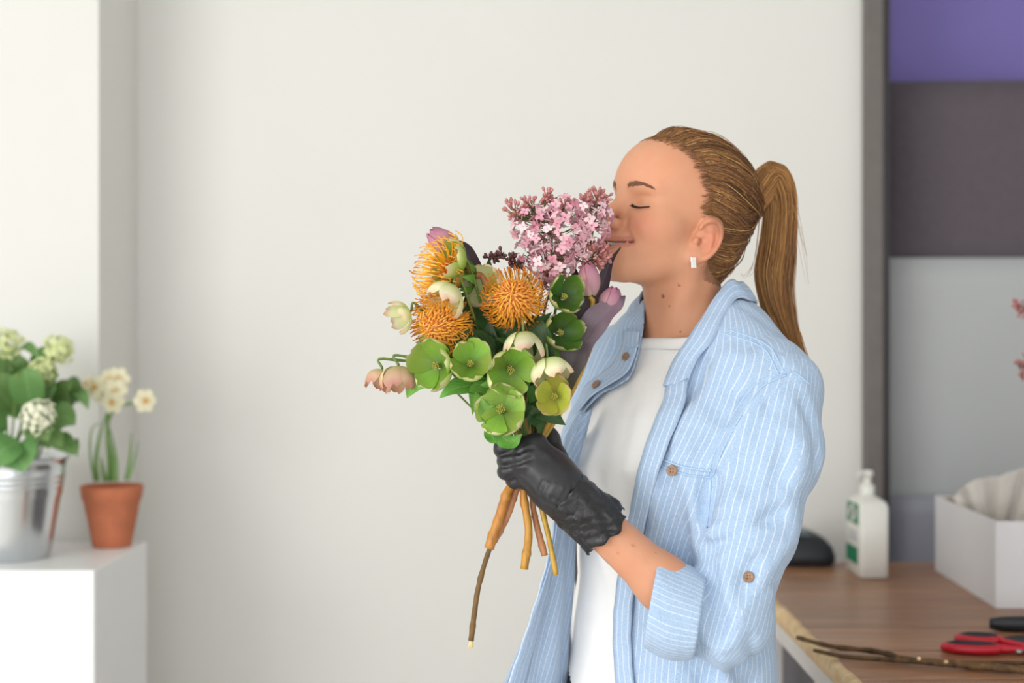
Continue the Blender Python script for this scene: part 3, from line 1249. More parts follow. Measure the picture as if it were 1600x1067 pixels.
t = NT('skin')
ca_ = t.attr('skin')
v = t.coord()
n1 = t.noise(v, 28, 4, 0.6)
n2 = t.noise(v, 420, 3, 0.6)
warm = t.mix(1.0, ca_.outputs['Color'], srgb(250, 226, 214), 'MULTIPLY')
t.l(t.mix(t.math('MULTIPLY', t.ramp(n1, [(0.35, (0, 0, 0, 1)), (0.7, (1, 1, 1, 1))]), 0.35), ca_.outputs['Color'], warm), t.b.inputs['Base Color'])
t.set(Roughness=0.50, Specular_IOR_Level=0.35)
t.b.inputs['Subsurface Weight'].default_value = 0.22
t.b.inputs['Subsurface Radius'].default_value = (1.0, 0.40, 0.22)
t.b.inputs['Subsurface Scale'].default_value = 0.004
t.bump(n2, 0.10, 0.0006)
M['skin'] = t.m
body = obj('body', Vb, Qb, M['skin'], person, attrs={'skin': Cb})

# teeth
M['tooth'] = simple('tooth_enamel', srgb(236, 228, 214), 0.25, 0.03, 80.0)
parts = []
for k in range(-5, 6):
    a = k * 0.0046
    x = 0.0835 - 9.0 * a * a
    R = basis((0, 0, 1), (1, 0, 0))
    Ve, Fe = ellipsoid((x, a, -0.0440 + 6.0 * a * a), (0.0030, 0.00245, 0.0042 - 0.0002 * abs(k)), 8, 10)
    parts.append((from_head(Ve), Fe))
obj('teeth', *join(parts), M['tooth'], person)

# eyelashes and brows
M['lash'] = simple('dark_lash', srgb(44, 28, 22), 0.6, 0.1, 90.0)
M['brow'] = simple('brown_brow_hair', srgb(122, 80, 56), 0.6, 0.2, 200.0)


def on_head(q, dirs=None, n=26, off=0.0):
    """push local points outward/inward onto the head surface along their direction from the head centre"""
    c = np.array([0.0, 0, 0.02])
    d = q - c
    d = d / np.linalg.norm(d, axis=1, keepdims=True)
    r = np.linalg.norm(q - c, axis=1)
    for _ in range(n):
        r = r - 0.9 * (head_sdf(c + d * r[:, None], ear=False) - off)
    return c + d * r[:, None]


for sgn in (1, -1):
    base = catmull([(0.082, 0.0185, 0.0106), (0.0815, 0.026, 0.0076), (0.0785, 0.035, 0.0072), (0.0725, 0.0455, 0.0105)], 22)
    base[:, 1] *= sgn
    pl = on_head(base, off=0.0004)
    V, Fc = tube(from_head(pl), 0.0011 * np.sin(np.linspace(0.5, 2.5, 22)), 6)
    lashes = [(V, Fc)]
    for k in range(2, 22):
        b = pl[k]
        ln = 0.0058 + 0.003 * k / 22
        dv_ = unit(np.array([0.75, sgn * (0.15 + 0.035 * k), -0.55]))
        pts = catmull([b, b + dv_ * ln * 0.55, b + dv_ * ln + np.array([0.0006, 0, 0.0009])], 5)
        lashes.append(tube(from_head(pts), np.linspace(0.0005, 0.00012, 5), 4))
    o = obj('eyelashes', *join(lashes), M['lash'], person)
    S = []
    for k in range(140):
        u = rng.random()
        v_ = rng.normal() * 0.0019 * (1.15 - 0.75 * u)
        c0 = np.array([0.091 - 0.019 * u ** 1.3, sgn * (0.0130 + 0.031 * u), 0.0305 + 0.0050 * math.sin(u * 2.3) + v_])
        dr = np.array([-0.3, sgn * 1.0, 0.55 - 0.9 * u - 60 * v_ * 0.9])
        dr = unit(dr) * (0.0075 - 0.002 * u)
        S.append([c0, c0 + dr * 0.5, c0 + dr])
    S = np.array(S)
    P = on_head(S.reshape(-1, 3), off=0.0004).reshape(-1, 3, 3)
    V, Q = tubes_np(from_head(P.reshape(-1, 3)).reshape(-1, 3, 3), np.tile([0.00038, 0.00034, 0.0001], (len(P), 1)))
    o = obj('eyebrow', V, Q, M['brow'], person)
    o['kind'] = 'stuff'

# earring
ep = EAR_O + np.array([0.0060, -0.0255 - 0.002, 0.0055]) @ ER
ep = from_head(ep)
M['silver'] = simple('polished_silver', srgb(228, 228, 230), 0.15, 0.03, 90.0, metal=1.0)
rx_, rz_ = np.array([0.94, 0.34, 0]), np.array([0.06, 0, -1.0])
ry_ = np.cross(rx_, rz_)
Rm = np.stack([unit(rx_), unit(np.cross(rz_, rx_)), unit(rz_)], 1)
V, Fc = box((-0.0036, -0.0012, 0.001), (0.0036, 0.0012, 0.0155), 0.0004)
er = obj('earring', V @ Rm.T + ep + np.array([-0.0015, -0.003, 0.001]), Fc, M['silver'], person, smooth=False)
V, Fc = box((-0.0022, -0.0017, 0.0030), (0.0022, -0.0008, 0.0060), 0.0002)
obj('stone', V @ Rm.T + ep + np.array([-0.0015, -0.003, 0.001]), Fc, M['blk_grey'], er, smooth=False)

# ------------------------------------------------------------------ hair
TIE = np.array([-0.106, -0.004, 0.066])


def hair_sdf(q):
    m = hair_mask(q)
    off = -0.0040 + 0.0130 * sstep(-m, -0.006, 0.036)
    d = smin(skull_sdf(q), s_ell(q, (-0.02, 0, -0.005), (0.070, 0.062, 0.070)), 0.03)
    d = d + 0.0
    dd = smin(d, s_cap(q, TIE + np.array([0.03, 0, 0]), TIE + np.array([0.004, 0, 0.0]), 0.034, 0.018), 0.03)
    d = np.where(q[:, 0] < 0, dd, d)
    ang = np.arctan2(q[:, 1], q[:, 2] - 0.03)
    return d - off - 0.0010 * np.sin(ang * 26 + q[:, 0] * 60) * sstep(-m, 0.0, 0.02)


t = NT('blonde_hair')
v = t.coord()
a = t.attr('tint')
col = t.ramp(a.outputs['Fac'], [(0.0, srgb(74, 50, 34)), (0.35, srgb(122, 84, 54)), (0.7, srgb(186, 130, 72)), (1.0, srgb(232, 186, 120))])
t.l(col, t.b.inputs['Base Color'])
t.set(Roughness=0.42, Specular_IOR_Level=0.45)
M['hair'] = t.m
t = NT('hair_base')
nz = t.noise(t.coord((14, 14, 60)), 14, 4)
t.l(t.ramp(nz, [(0.3, srgb(84, 58, 40)), (0.7, srgb(120, 84, 56))]), t.b.inputs['Base Color'])
t.set(Roughness=0.55)
M['hair_base'] = t.m

V, Q = surfnet(hair_sdf, (-0.16, -0.10, -0.10), (0.11, 0.10, 0.16), 0.0032)
m = hair_mask(V)
keep = (m[Q] < 0.012).all(1)
V, Q = compact(V, Q, keep)
hair = obj('hair', from_head(V), Q, M['hair_base'], person)

# strands combed back to the tie
NS, NK = 7600, 15
m = hair_mask(V)
cand = np.where(m < 0.006)[0]
edge = np.where(np.abs(m) < 0.009)[0]
pick = np.concatenate([rng.choice(cand, NS - 2200), rng.choice(edge, 2200)])
root = V[pick] + rng.normal(size=(NS, 3)) * 0.0012
HCc = np.array([-0.012, 0, 0.040])
d0 = root - HCc
d0 /= np.linalg.norm(d0, axis=1, keepdims=True)
tiej = TIE + rng.normal(size=(NS, 3)) * np.array([0.003, 0.007, 0.008])
d1 = tiej - HCc
d1 /= np.linalg.norm(d1, axis=1, keepdims=True)
om = np.arccos(np.clip((d0 * d1).sum(1), -0.999, 0.9999))
ss = np.linspace(0, 1, NK)
sl = (np.sin((1 - ss)[None] * om[:, None])[..., None] * d0[:, None] + np.sin(ss[None] * om[:, None])[..., None] * d1[:, None]) / np.sin(om)[:, None, None]
# sag a little below the straight line on the sides
sl[..., 2] -= (0.34 * np.sin(math.pi * ss)[None] * (np.abs(d0[:, 1]) * (d0[:, 2] > -0.2))[:, None])
sl /= np.linalg.norm(sl, axis=2, keepdims=True)
rr = np.full((NS, NK), 0.09)
for _ in range(14):
    P = HCc + sl * rr[..., None]
    rr = rr - 0.85 * hair_sdf(P.reshape(-1, 3)).reshape(NS, NK)
lift = rng.uniform(-0.0004, 0.0016, NS)[:, None] * np.sin(math.pi * np.clip(ss, 0.0, 1))[None]
loose = (rng.random(NS) < 0.06)[:, None] * rng.uniform(0.001, 0.006, NS)[:, None] * np.sin(math.pi * ss)[None]
P = HCc + sl * (rr + lift + loose + 0.0003)[..., None]
Rd = np.tile(np.interp(ss, [0, 0.12, 0.85, 1], [0.00012, 0.00036, 0.00040, 0.0003]), (NS, 1)) * rng.uniform(0.7, 1.3, NS)[:, None]
V_, Q_ = tubes_np(from_head(P.reshape(-1, 3)).reshape(NS, NK, 3), Rd)
tint = np.clip(rng.normal(0.34, 0.20, NS) + 0.34 * (rng.random(NS) < 0.10), 0, 1)
ta = np.repeat(np.clip(tint[:, None] + 0.10 * np.exp(-ss / 0.1)[None], 0, 1), 3, axis=1).reshape(NS, -1)
ta = np.repeat(tint, NK * 3)
o = obj('combed_strands', V_, Q_, M['hair'], hair, attrs={'tint': ta})
o['kind'] = 'stuff'

# short fine hairs softening the hairline
NB2 = 2600
e2_ = np.where((m < 0.020) & (m > -0.010))[0]
Vh, Qh = surfnet(lambda q: head_sdf(q, ear=False, fine=False), (-0.11, -0.09, -0.08), (0.11, 0.09, 0.15), 0.004, newton=1)
mh = hair_mask(Vh)
e2_ = np.where((mh < 0.010) & (mh > -0.012) & (Vh[:, 2] > 0.0))[0]
r0 = Vh[rng.choice(e2_, NB2)] + rng.normal(size=(NB2, 3)) * 0.0012
dr = TIE - r0
dr /= np.linalg.norm(dr, axis=1, keepdims=True)
dr += rng.normal(size=(NB2, 3)) * 0.10
ln_ = rng.uniform(0.010, 0.026, NB2)
kk = np.linspace(0, 1, 6)
Pq = r0[:, None] + dr[:, None] * (kk[None, :, None] * ln_[:, None, None])
nq = (r0 - HCc)
nq /= np.linalg.norm(nq, axis=1, keepdims=True)
dd_ = head_sdf(Pq.reshape(-1, 3), ear=False, fine=False).reshape(NB2, 6)
Pq = Pq - (dd_ - 0.0003 - 0.0012 * kk[None])[..., None] * nq[:, None]
V_, Q_ = tubes_np(from_head(Pq.reshape(-1, 3)).reshape(NB2, 6, 3), np.tile([0.00005, 0.00014, 0.0002, 0.00022, 0.00018, 0.00008], (NB2, 1)))
o = obj('hairline_hairs', V_, Q_, M['hair'], hair, attrs={'tint': np.repeat(np.clip(rng.normal(0.42, 0.15, NB2), 0, 1), 18)})
o['kind'] = 'stuff'

# hair tie and ponytail
tw_ = from_head(TIE + np.array([-0.010, 0, 0.000]))
M['tie'] = simple('dark_hair_elastic', srgb(58, 40, 30), 0.8, 0.1, 300.0)
tdir = unit(from_head(TIE + np.array([-0.02, 0, 0.004])) - from_head(TIE))
Bt = basis(tdir)
V, Fc = loop_tube(tw_, Bt[:, 0], Bt[:, 1], 0.0165, 0.0185, 0.0055, 28, 8)
obj('hair_tie', V, Fc, M['tie'], person)
ctr = [tuple(from_head(TIE + np.array([0.012, 0, 0])))]
ctr += [tuple(tw_)]
ctr += [tuple(W(px, py, Y)) for px, py, Y in ((1203, 277, 2.006), (1215, 288, 2.012), (1220, 322, 2.02), (1216, 385, 2.02), (1210, 440, 2.02), (1222, 500, 2.015), (1248, 555, 2.01), (1276, 606, 2.0))]
NPK = 34
cl = catmull(ctr, NPK)
T_, N_, B_ = frames(cl)
wid = np.interp(np.linspace(0, 1, NPK), [0, .12, .2, .32, .5, .64, .76, .88, 1], [.022, .0185, .021, .0235, .028, .035, .030, .015, .004])
NP = 3600
ang = rng.uniform(0, 2 * math.pi, NP)
rad = np.sqrt(rng.uniform(0.0, 1, NP))
ncl = 46
cang, crad = rng.uniform(0, 2 * math.pi, ncl), np.sqrt(rng.uniform(0.05, 1, ncl))
ci = rng.integers(0, ncl, NP)
s_ = np.linspace(0, 1, NPK)
ends = np.clip(rng.normal(0.83, 0.12, NP), 0.58, 1.0)
ends[rad < 0.4] = np.clip(rng.normal(0.92, 0.08, (rad < 0.4).sum()), 0.7, 1)
P = np.zeros((NP, NPK, 3))
cx_ = np.cos(ang) * rad
cy_ = np.sin(ang) * rad
gx_ = np.cos(cang[ci]) * crad[ci]
gy_ = np.sin(cang[ci]) * crad[ci]
for k in range(NPK):
    tt = s_[k] * ends
    ii = tt * (NPK - 1)
    i0 = np.clip(ii.astype(int), 0, NPK - 2)
    fr = (ii - i0)[:, None]
    c = cl[i0] * (1 - fr) + cl[i0 + 1] * fr
    nn = N_[i0] * (1 - fr) + N_[i0 + 1] * fr
    bb = B_[i0] * (1 - fr) + B_[i0 + 1] * fr
    w_ = np.interp(tt, s_, wid)
    cf = 0.62 * sstep(tt, 0.25, 0.95)
    ox = cx_ * (1 - cf) + gx_ * cf + 0.05 * np.sin(tt * 9 + ci)
    oy = cy_ * (1 - cf) + gy_ * cf + 0.05 * np.cos(tt * 8 + ci * 2)
    P[:, k] = c + (w_ * ox)[:, None] * nn + (w_ * 0.75 * oy)[:, None] * bb
Rd = np.tile(np.interp(s_, [0, 0.1, 0.8, 1], [0.0004, 0.00045, 0.0004, 0.0001]), (NP, 1)) * rng.uniform(0.7, 1.25, NP)[:, None]
V_, Q_ = tubes_np(P, Rd)
tint = np.clip(0.56 + 0.16 * np.sin(ci * 2.1) + rng.normal(0, 0.13, NP) + 0.22 * (rng.random(NP) < 0.12), 0, 1)
o = obj('ponytail', V_, Q_, M['hair'], hair, attrs={'tint': np.repeat(tint, NPK * 3)})
o['kind'] = 'stuff'
# a few loose fly-aways
S = []
for ctl in ([(1192, 300, 1.99), (1180, 400, 1.99), (1166, 428, 1.985), (1158, 428, 1.985)], [(1195, 330, 1.99), (1184, 410, 1.985), (1170, 430, 1.98)],
            [(1236, 320, 2.0), (1252, 380, 2.0), (1260, 440, 2.0)], [(1238, 300, 2.0), (1250, 350, 2.0), (1258, 400, 1.995)],
            [(1250, 520, 1.99), (1268, 580, 1.98), (1281, 650, 1.975)], [(1246, 520, 1.99), (1260, 575, 1.98), (1279, 628, 1.975)],
            [(1145, 400, 1.99), (1135, 425, 1.985), (1122, 440, 1.98), (1112, 446, 1.97)], [(1158, 380, 1.99), (1150, 412, 1.985), (1130, 432, 1.98)]):
    for k in range(3):
        S.append(catmull([W(px + rng.normal() * 2, py + rng.normal() * 3, Y) for px, py, Y in ctl], 14))
V_, Q_ = tubes_np(np.array(S), np.tile(np.linspace(0.0004, 0.0001, 14), (len(S), 1)))
o = obj('loose_strands', V_, Q_, M['hair'], hair, attrs={'tint': np.full(len(V_), 0.6)})
o['kind'] = 'stuff'

# ================================================================== clothing
# ---- t-shirt
PIT = W(1041, 548, 1.868)
BACKN = NB - tf * 0.065 + np.array([0, 0, 0.030])
nk_n = unit(np.cross(tl, unit(PIT - BACKN)))
if nk_n[2] < 0:
    nk_n = -nk_n


def tee_base(p, off=0.006):
    return smin(torso_sdf(p, off), bust(p, off - 0.002), 0.045)


def fold_pts(f, L):
    out = []
    for (a, b, amp, w) in L:
        out.append((at_skin(f, a[0], a[1], 1.5, 2.2), at_skin(f, b[0], b[1], 1.5, 2.2), amp, w))
    return out


TF = fold_pts(tee_base, [((1000, 590), (955, 760), .004, .013), ((960, 620), (925, 720), .003, .012), ((985, 640), (975, 760), -.003, .012),
                         ((930, 650), (965, 850), -.0045, .013), ((910, 700), (950, 900), .0035, .012), ((905, 780), (985, 960), .003, .014),
                         ((900, 830), (940, 1000), -.003, .014), ((890, 950), (960, 1010), .0025, .013)])


def tee_sdf(p):
    d = tee_base(p)
    for a, b, amp, w in TF:
        d = d - amp * gl(p, a, b, w)
    d = d - 0.0012 * np.sin(p[:, 2] * 60 + 6 * np.sin(p[:, 0] * 22)) * np.sin(p[:, 0] * 55 + p[:, 2] * 13)
    return d


V, Q = surfnet(tee_sdf, (0.0, 1.74, 0.90), (0.46, 2.16, 1.47), 0.0042)
above = (V - PIT) @ nk_n
lim = 0.965 + 0.012 * np.sin(V[:, 0] * 30)
keep = (above[Q] < 0.002).any(1) & (V[Q][..., 2] > 0.925 + 0.045 * sstep(-V[Q][..., 0], -0.085, -0.068)).all(1)
V, Q = compact(V, Q, keep)
above = (V - PIT) @ nk_n
V = V - np.maximum(above, 0)[:, None] * nk_n
t = NT('white_cotton')
v = t.coord()
nz = t.noise(v, 1500, 2)
n2 = t.noise(v, 14, 3)
t.l(t.ramp(n2, [(0.3, srgb(236, 235, 234)), (0.7, srgb(244, 243, 242))]), t.b.inputs['Base Color'])
t.set(Roughness=0.9, Specular_IOR_Level=0.15)
t.b.inputs['Sheen Weight'].default_value = 0.15
t.bump(nz, 0.15, 0.0006)
M['tee'] = t.m
tee = obj('t_shirt', V, Q, M['tee'], person)
# ribbed neck band: ring of the neckline on the t-shirt
e1 = unit(tl - nk_n * (tl @ nk_n))
e2 = np.cross(nk_n, e1)
c0 = (PIT + BACKN) / 2
ringP = []
for a in np.linspace(0, 2 * math.pi, 64, endpoint=False):
    dr = math.cos(a) * e1 + math.sin(a) * e2
    rs = np.linspace(0.02, 0.16, 400)
    PP = c0 + rs[:, None] * dr
    i = np.argmax(tee_base(PP) > 0)
    ringP.append(PP[i])
ringP = np.array(ringP)
for _ in range(3):
    ringP = 0.5 * ringP + 0.25 * (np.roll(ringP, 1, 0) + np.roll(ringP, -1, 0))
prof = [(-0.0005, -0.009), (0.0022, -0.0085), (0.0030, -0.002), (0.0026, 0.005), (0.0010, 0.0078), (-0.0012, 0.0075), (-0.001, 0)]
Vr = []
cen = ringP.mean(0)
for p in ringP:
    g = grad(tee_base, p[None], 0.002)[0]
    g = unit(g)
    upv = unit(nk_n - g * (nk_n @ g))
    for (o_, u_) in prof:
        Vr.append(p + g * o_ + upv * u_)
Fr = []
n, mm = 64, len(prof)
for i in range(n):
    for j in range(mm):
        Fr.append((i * mm + j, ((i + 1) % n) * mm + j, ((i + 1) % n) * mm + (j + 1) % mm, i * mm + (j + 1) % mm))
obj('neck_band', np.array(Vr), Fr, M['tee'], tee)

# ---- jeans and shoes (mostly below the picture)
M['jeans'] = simple('dark_navy_denim', srgb(28, 34, 54), 0.8, 0.2, 300.0)


def jeans_sdf(p):
    d = smax(torso_sdf(p, 0.004), p[:, 2] - 0.985, 0.01)
    d = smax(d, 0.80 - p[:, 2], 0.05)
    for sgn in (1, -1):
        hip = TB + tl * sgn * 0.085 + np.array([0, 0, -0.10])
        knee = TB + tl * sgn * 0.085 + tf * 0.01 + np.array([0, 0, -0.48])
        ank = TB + tl * sgn * 0.085 + np.array([0, 0, -0.86])
        d = smin(d, s_cap(p, hip, knee, 0.094, 0.070), 0.05)
        d = smin(d, s_cap(p, knee, ank, 0.070, 0.060), 0.03)
    return smax(d, 0.06 - p[:, 2], 0.01)


V, Q = surfnet(jeans_sdf, (-0.05, 1.66, 0.02), (0.46, 2.2, 1.02), 0.010, newton=1)
obj('jeans', V, Q, M['jeans'], person)
M['shoe'] = simple('white_shoe_leather', srgb(214, 212, 208), 0.5, 0.04, 40.0)
for sgn in (1, -1):
    ank = TB + tl * sgn * 0.085 + np.array([0, 0, -0.90])
    heel = np.array([ank[0], ank[1], 0.045]) - tf * 0.03
    toe = heel + tf * 0.20 + np.array([0, 0, -0.008])

    def shoe(p):
        d = s_cap(p, heel, toe, 0.044, 0.038)
        d = smin(d, s_cap(p, heel + np.array([0, 0, 0.01]), heel + np.array([0, 0, 0.06]) + tf * 0.01, 0.040, 0.038), 0.02)
        return smax(d, 0.002 - p[:, 2], 0.006)
    V, Q = surfnet(shoe, np.minimum(heel, toe) - 0.07, np.maximum(heel, toe) + 0.09, 0.006, newton=1)
    obj('shoe', V, Q, M['shoe'], person)

# ---- open striped shirt
SS = np.array([[0.70, 0.172, 0.126, -0.004], [0.95, 0.164, 0.121, -0.002], [1.08, 0.147, 0.114, 0.004], [1.16, 0.150, 0.118, 0.008], [1.235, 0.160, 0.134, 0.014],
               [1.30, 0.164, 0.122, 0.006], [1.36, 0.150, 0.096, -0.008], [1.41, 0.112, 0.078, -0.012], [1.46, 0.078, 0.066, -0.012]])
upA = unit(EL_N - SH_N)
SLV = [SH_N + np.array([0, 0, 0.010]) - tl * 0.012, SH_N + upA * 0.07 + tl * 0.004, SH_N + upA * 0.17 + tl * 0.002, W(1138, 972, 1.768), W(1078, 962, 1.762)]
SLR = [0.056, 0.061, 0.058, 0.046, 0.050]


def shirt_base(p):
    z = p[:, 2]
    a = np.interp(z, SS[:, 0], SS[:, 1])
    b = np.interp(z, SS[:, 0], SS[:, 2])
    fo = np.interp(z, SS[:, 0], SS[:, 3])
    tt = np.clip((z - TB[2]) / (NB[2] - TB[2]), -0.4, 1.1)[:, None]
    q = p - (TB + (NB - TB) * tt)
    x = q @ tf - fo
    y = q @ tl
    d = ((np.abs(x / b) ** 2.3 + np.abs(y / a) ** 2.3) ** (1 / 2.3) - 1) * np.minimum(a, b)
    d = smax(d, z - 1.455, 0.03)
    d = smin(d, bust(p, 0.016), 0.05)
    o = 0.014
    d = smin(d, s_cap(p, NB + tl * 0.05 + np.array([0, 0, -0.035]), SH_N + np.array([0, 0, 0.014]) - tl * 0.015, 0.042 + o, 0.040 + o), 0.05)
    d = smin(d, s_cap(p, NB - tl * 0.05 + np.array([0, 0, -0.035]), SH_F + np.array([0, 0, 0.014]) + tl * 0.015, 0.042 + o, 0.040 + o), 0.05)
    s1 = s_chain(p, SLV, SLR, 0.03)
    d = smin(d, s1, 0.022)
    s2 = s_chain(p, [SH_F, (SH_F + EL_F) / 2, EL_F, EL_F + (WR_F - EL_F) * 0.4], [0.056, 0.060, 0.056, 0.05], 0.03)
    return smin(d, s2, 0.022)


def arm_param(p):
    d1, h1 = seg(p, SLV[0], EL_N)
    return d1, h1


FO = fold_pts(shirt_base, [
    # sleeve
    ((1185, 615), (1122, 735), .005, .014), ((1112, 745), (1096, 832), -.010, .012), ((1222, 775), (1108, 832), .006, .011), ((1215, 800), (1112, 858), -.005, .011),
    ((1150, 800), (1105, 815), -.003, .009), ((1110, 895), (1122, 975), -.007, .010), ((1140, 900), (1150, 975), .004, .012), ((1220, 860), (1160, 950), .0045, .014),
    ((1252, 700), (1235, 840), .004, .014), ((1228, 690), (1205, 800), -.004, .013), ((1200, 640), (1165, 760), -.0035, .012), ((1180, 880), (1120, 1000), -.004, .011),
    ((1200, 930), (1130, 1010), .004, .012), ((1260, 640), (1275, 720), -.003, .010),
    # chest panel
    ((1095, 570), (1022, 715), -.006, .012), ((1135, 560), (1070, 680), .004, .016), ((1150, 620), (1085, 730), -.0035, .014), ((1170, 560), (1105, 690), .003, .013),
    ((1045, 760), (1070, 880), -.005, .012), ((1085, 770), (1090, 850), .004, .013), ((1020, 760), (1030, 860), .0035, .012),
    # lower side
    ((1090, 1000), (1100, 1066), -.004, .011), ((1130, 1030), (1135, 1066), .004, .011), ((1060, 1030), (1050, 1066), .0035, .011), ((1170, 1000), (1175, 1066), -.004, .010),
    # far shoulder
    ((985, 500), (925, 560), .005, .012), ((975, 530), (920, 600), -.0045, .010), ((980, 560), (935, 590), .003, .010)])


def shirt_sdf(p):
    d = shirt_base(p)
    for a, b, amp, w in FO:
        d = d - 1.6 * amp * gl(p, a, b, w)
    # small irregular drape
    u = p @ tl
    d = d - 0.0013 * np.sin(p[:, 2] * 38 + 5 * np.sin(u * 25 + 1)) * np.sin(u * 48 + p[:, 2] * 21) - 0.0007 * np.sin(p[:, 0] * 120 + p[:, 2] * 70 + 3 * np.sin(p[:, 1] * 60))
    return d


NEAR = [(1128, 452), (1100, 520), (1070, 568), (1046, 600), (1040, 628), (1022, 672), (1004, 730), (990, 800), (977, 870), (968, 935), (965, 1000), (970, 1120)]
FAR = [(1006, 468), (1002, 520), (986, 582), (962, 602), (935, 617), (908, 648), (895, 690), (888, 760), (884, 850), (880, 950), (874, 1120)]
OPEN = catmull(NEAR, 60).tolist() + catmull(FAR, 60)[::-1].tolist()
V, Q = surfnet(shirt_sdf, (-0.06, 1.62, 0.80), (0.52, 2.26, 1.50), 0.0034)
# drop: the front opening, the hollow for the neck, sleeve mouth, far cuff
axn = unit(SLV[4] - SLV[3])
pj = project(V)
sd_, near_ = poly_sd(pj, OPEN)
front = ((V - NB) @ tf) > -0.005
inside = (sd_ < 0) & front
neckax = s_cap(V, NB + np.array([0, 0, 0.2]), NB + np.array([0.0, 0, -0.02]), 0.084, 0.084)
inside |= (neckax < 0) & (V[:, 2] > 1.38) & ((V - NB) @ tf < 0.035)
trunk = np.abs(s_chain(V, SLV, SLR, 0.03)) < 0.010
mouth_ = ((V - SLV[4]) @ axn > 0.012) & (np.linalg.norm(V - SLV[4], axis=1) < 0.075) & trunk
low = V[:, 2] < 0.83
bad = inside | mouth_ | low
keep = ~bad[Q].all(1)
# pull the vertices that hang over the cut line back to it
mv = inside & (sd_ < 0) & front & (sd_ > -14)
Vn = V.copy()
Vn[mv, 0] += (near_[mv, 0] - pj[mv, 0]) / F * V[mv, 1]
Vn[mv, 2] -= (near_[mv, 1] - pj[mv, 1]) / F * V[mv, 1]
V, Q = compact(Vn, Q, keep)

# stripe coordinate: round the trunk on the body, round the arm on the sleeve
tt = np.clip((V[:, 2] - TB[2]) / (NB[2] - TB[2]), -0.4, 1.1)[:, None]
q = V - (TB + (NB - TB) * tt)
th_ = np.arctan2(q @ tl, q @ tf)
ub = th_ * 0.150 - 0.22 * np.maximum(V[:, 2] - 1.10, 0) - 0.15 * np.maximum(V[:, 2] - 1.25, 0)
sl_d = s_chain(V, SLV, SLR, 0.03)
bd_ = smin(shirt_base(V) * 0 + 1, np.abs(sl_d), 0.001)
ax1 = unit(EL_N - SLV[0])
r1 = unit(np.cross(ax1, [0, 1, 0]))
r2 = np.cross(ax1, r1)
qa = V - SLV[0]
us = np.arctan2(qa @ r2, qa @ r1) * 0.060
lat = q @ tl
on_slv = (s_chain(V, SLV, SLR, 0.03) < 0.006) & (((V - (SH_N - tl * 0.028)) @ unit(tl + np.array([0, 0, -0.15])) > 0) | (V[:, 2] < 1.22) & (s_chain(V, SLV, SLR, 0.03) < 0.003))
su = np.where(on_slv, us, ub)


def chambray(name, c_base, c_dark, c_line, pitch=0.0084, wline=0.095):
    t = NT(name)
    a = t.attr('su')
    v = t.coord()
    f1 = t.noise(v, 900, 2)
    f2 = t.noise(v, 40, 3)
    s = t.math('DIVIDE', a.outputs['Fac'], pitch)
    s = t.math('ADD', s, t.math('MULTIPLY', t.noise(v, 9, 2), 0.5))
    tri = t.math('ABSOLUTE', t.math('SUBTRACT', t.math('FRACT', s), 0.5))
    line = t.ramp(tri, [(0.0, (1, 1, 1, 1)), (wline * 0.55, (1, 1, 1, 1)), (wline, (0, 0, 0, 1))])
    base = t.mix(t.ramp(f1, [(0.38, (0, 0, 0, 1)), (0.62, (1, 1, 1, 1))]), c_dark, c_base)
    base = t.mix(t.math('MULTIPLY', f2, 0.35), base, c_base)
    t.l(t.mix(t.math('MULTIPLY', line, 0.52), base, c_line), t.b.inputs['Base Color'])
    t.set(Roughness=0.88, Specular_IOR_Level=0.15)
    t.b.inputs['Sheen Weight'].default_value = 0.15
    big = t.noise(v, 75, 3)
    soft = t.noise(v, 26, 2)
    bb = t.math('ADD', t.math('MULTIPLY', f1, 0.12), t.math('ADD', t.math('MULTIPLY', big, 0.7), t.math('MULTIPLY', soft, 2.2)))
    t.bump(bb, 0.6, 0.0032)
    return t.m


M['chambray'] = chambray('striped_chambray', srgb(178, 199, 224), srgb(148, 174, 207), srgb(228, 234, 242))
M['chambray_in'] = chambray('chambray_facing', srgb(140, 166, 200), srgb(112, 142, 182), srgb(180, 198, 220), 0.0088, 0.08)
shirt = obj('shirt', V, Q, M['chambray'], person, attrs={'su': su})
sd2 = shirt.modifiers.new('cloth', 'SOLIDIFY')
sd2.thickness = 0.0022
sd2.offset = -1


def ray_pts(f, pts, lift=0.0, y0=1.5, y1=2.25):
    out = []
    for px, py in pts:
        p = at_skin(f, px, py, y0, y1)
        g = unit(grad(f, p[None], 0.002)[0])
        out.append(p + g * lift)
    return np.array(out)


def ribbon(name, A, B, mat, parent, rows=5, thick=0.0022, pitch=None, bulge=0.0015, n=60):
    """cloth strip between two space curves"""
    A, B = catmull(A, n), catmull(B, n)
    P, su_ = [], []
    ln = np.r_[0, np.cumsum(np.linalg.norm(np.diff(A, axis=0), axis=1))]
    for i in range(n):
        for j in range(rows):
            u = j / (rows - 1)
            nr = unit(np.cross(B[i] - A[i], A[min(i + 1, n - 1)] - A[max(i - 1, 0)]))
            if nr[1] > 0:
                nr = -nr
            P.append(A[i] * (1 - u) + B[i] * u + nr * bulge * math.sin(math.pi * u) + nr * 0.0006 * math.sin(ln[i] * 160 + u * 2))
            su_.append(np.linalg.norm(B[i] - A[i]) * u + 0.002)
    o = obj(name, np.array(P), grid_faces(n, rows), mat, parent, attrs={'su': np.array(su_)})
    m_ = o.modifiers.new('cloth', 'SOLIDIFY')
    m_.thickness = thick
    m_.offset = 0
    return o


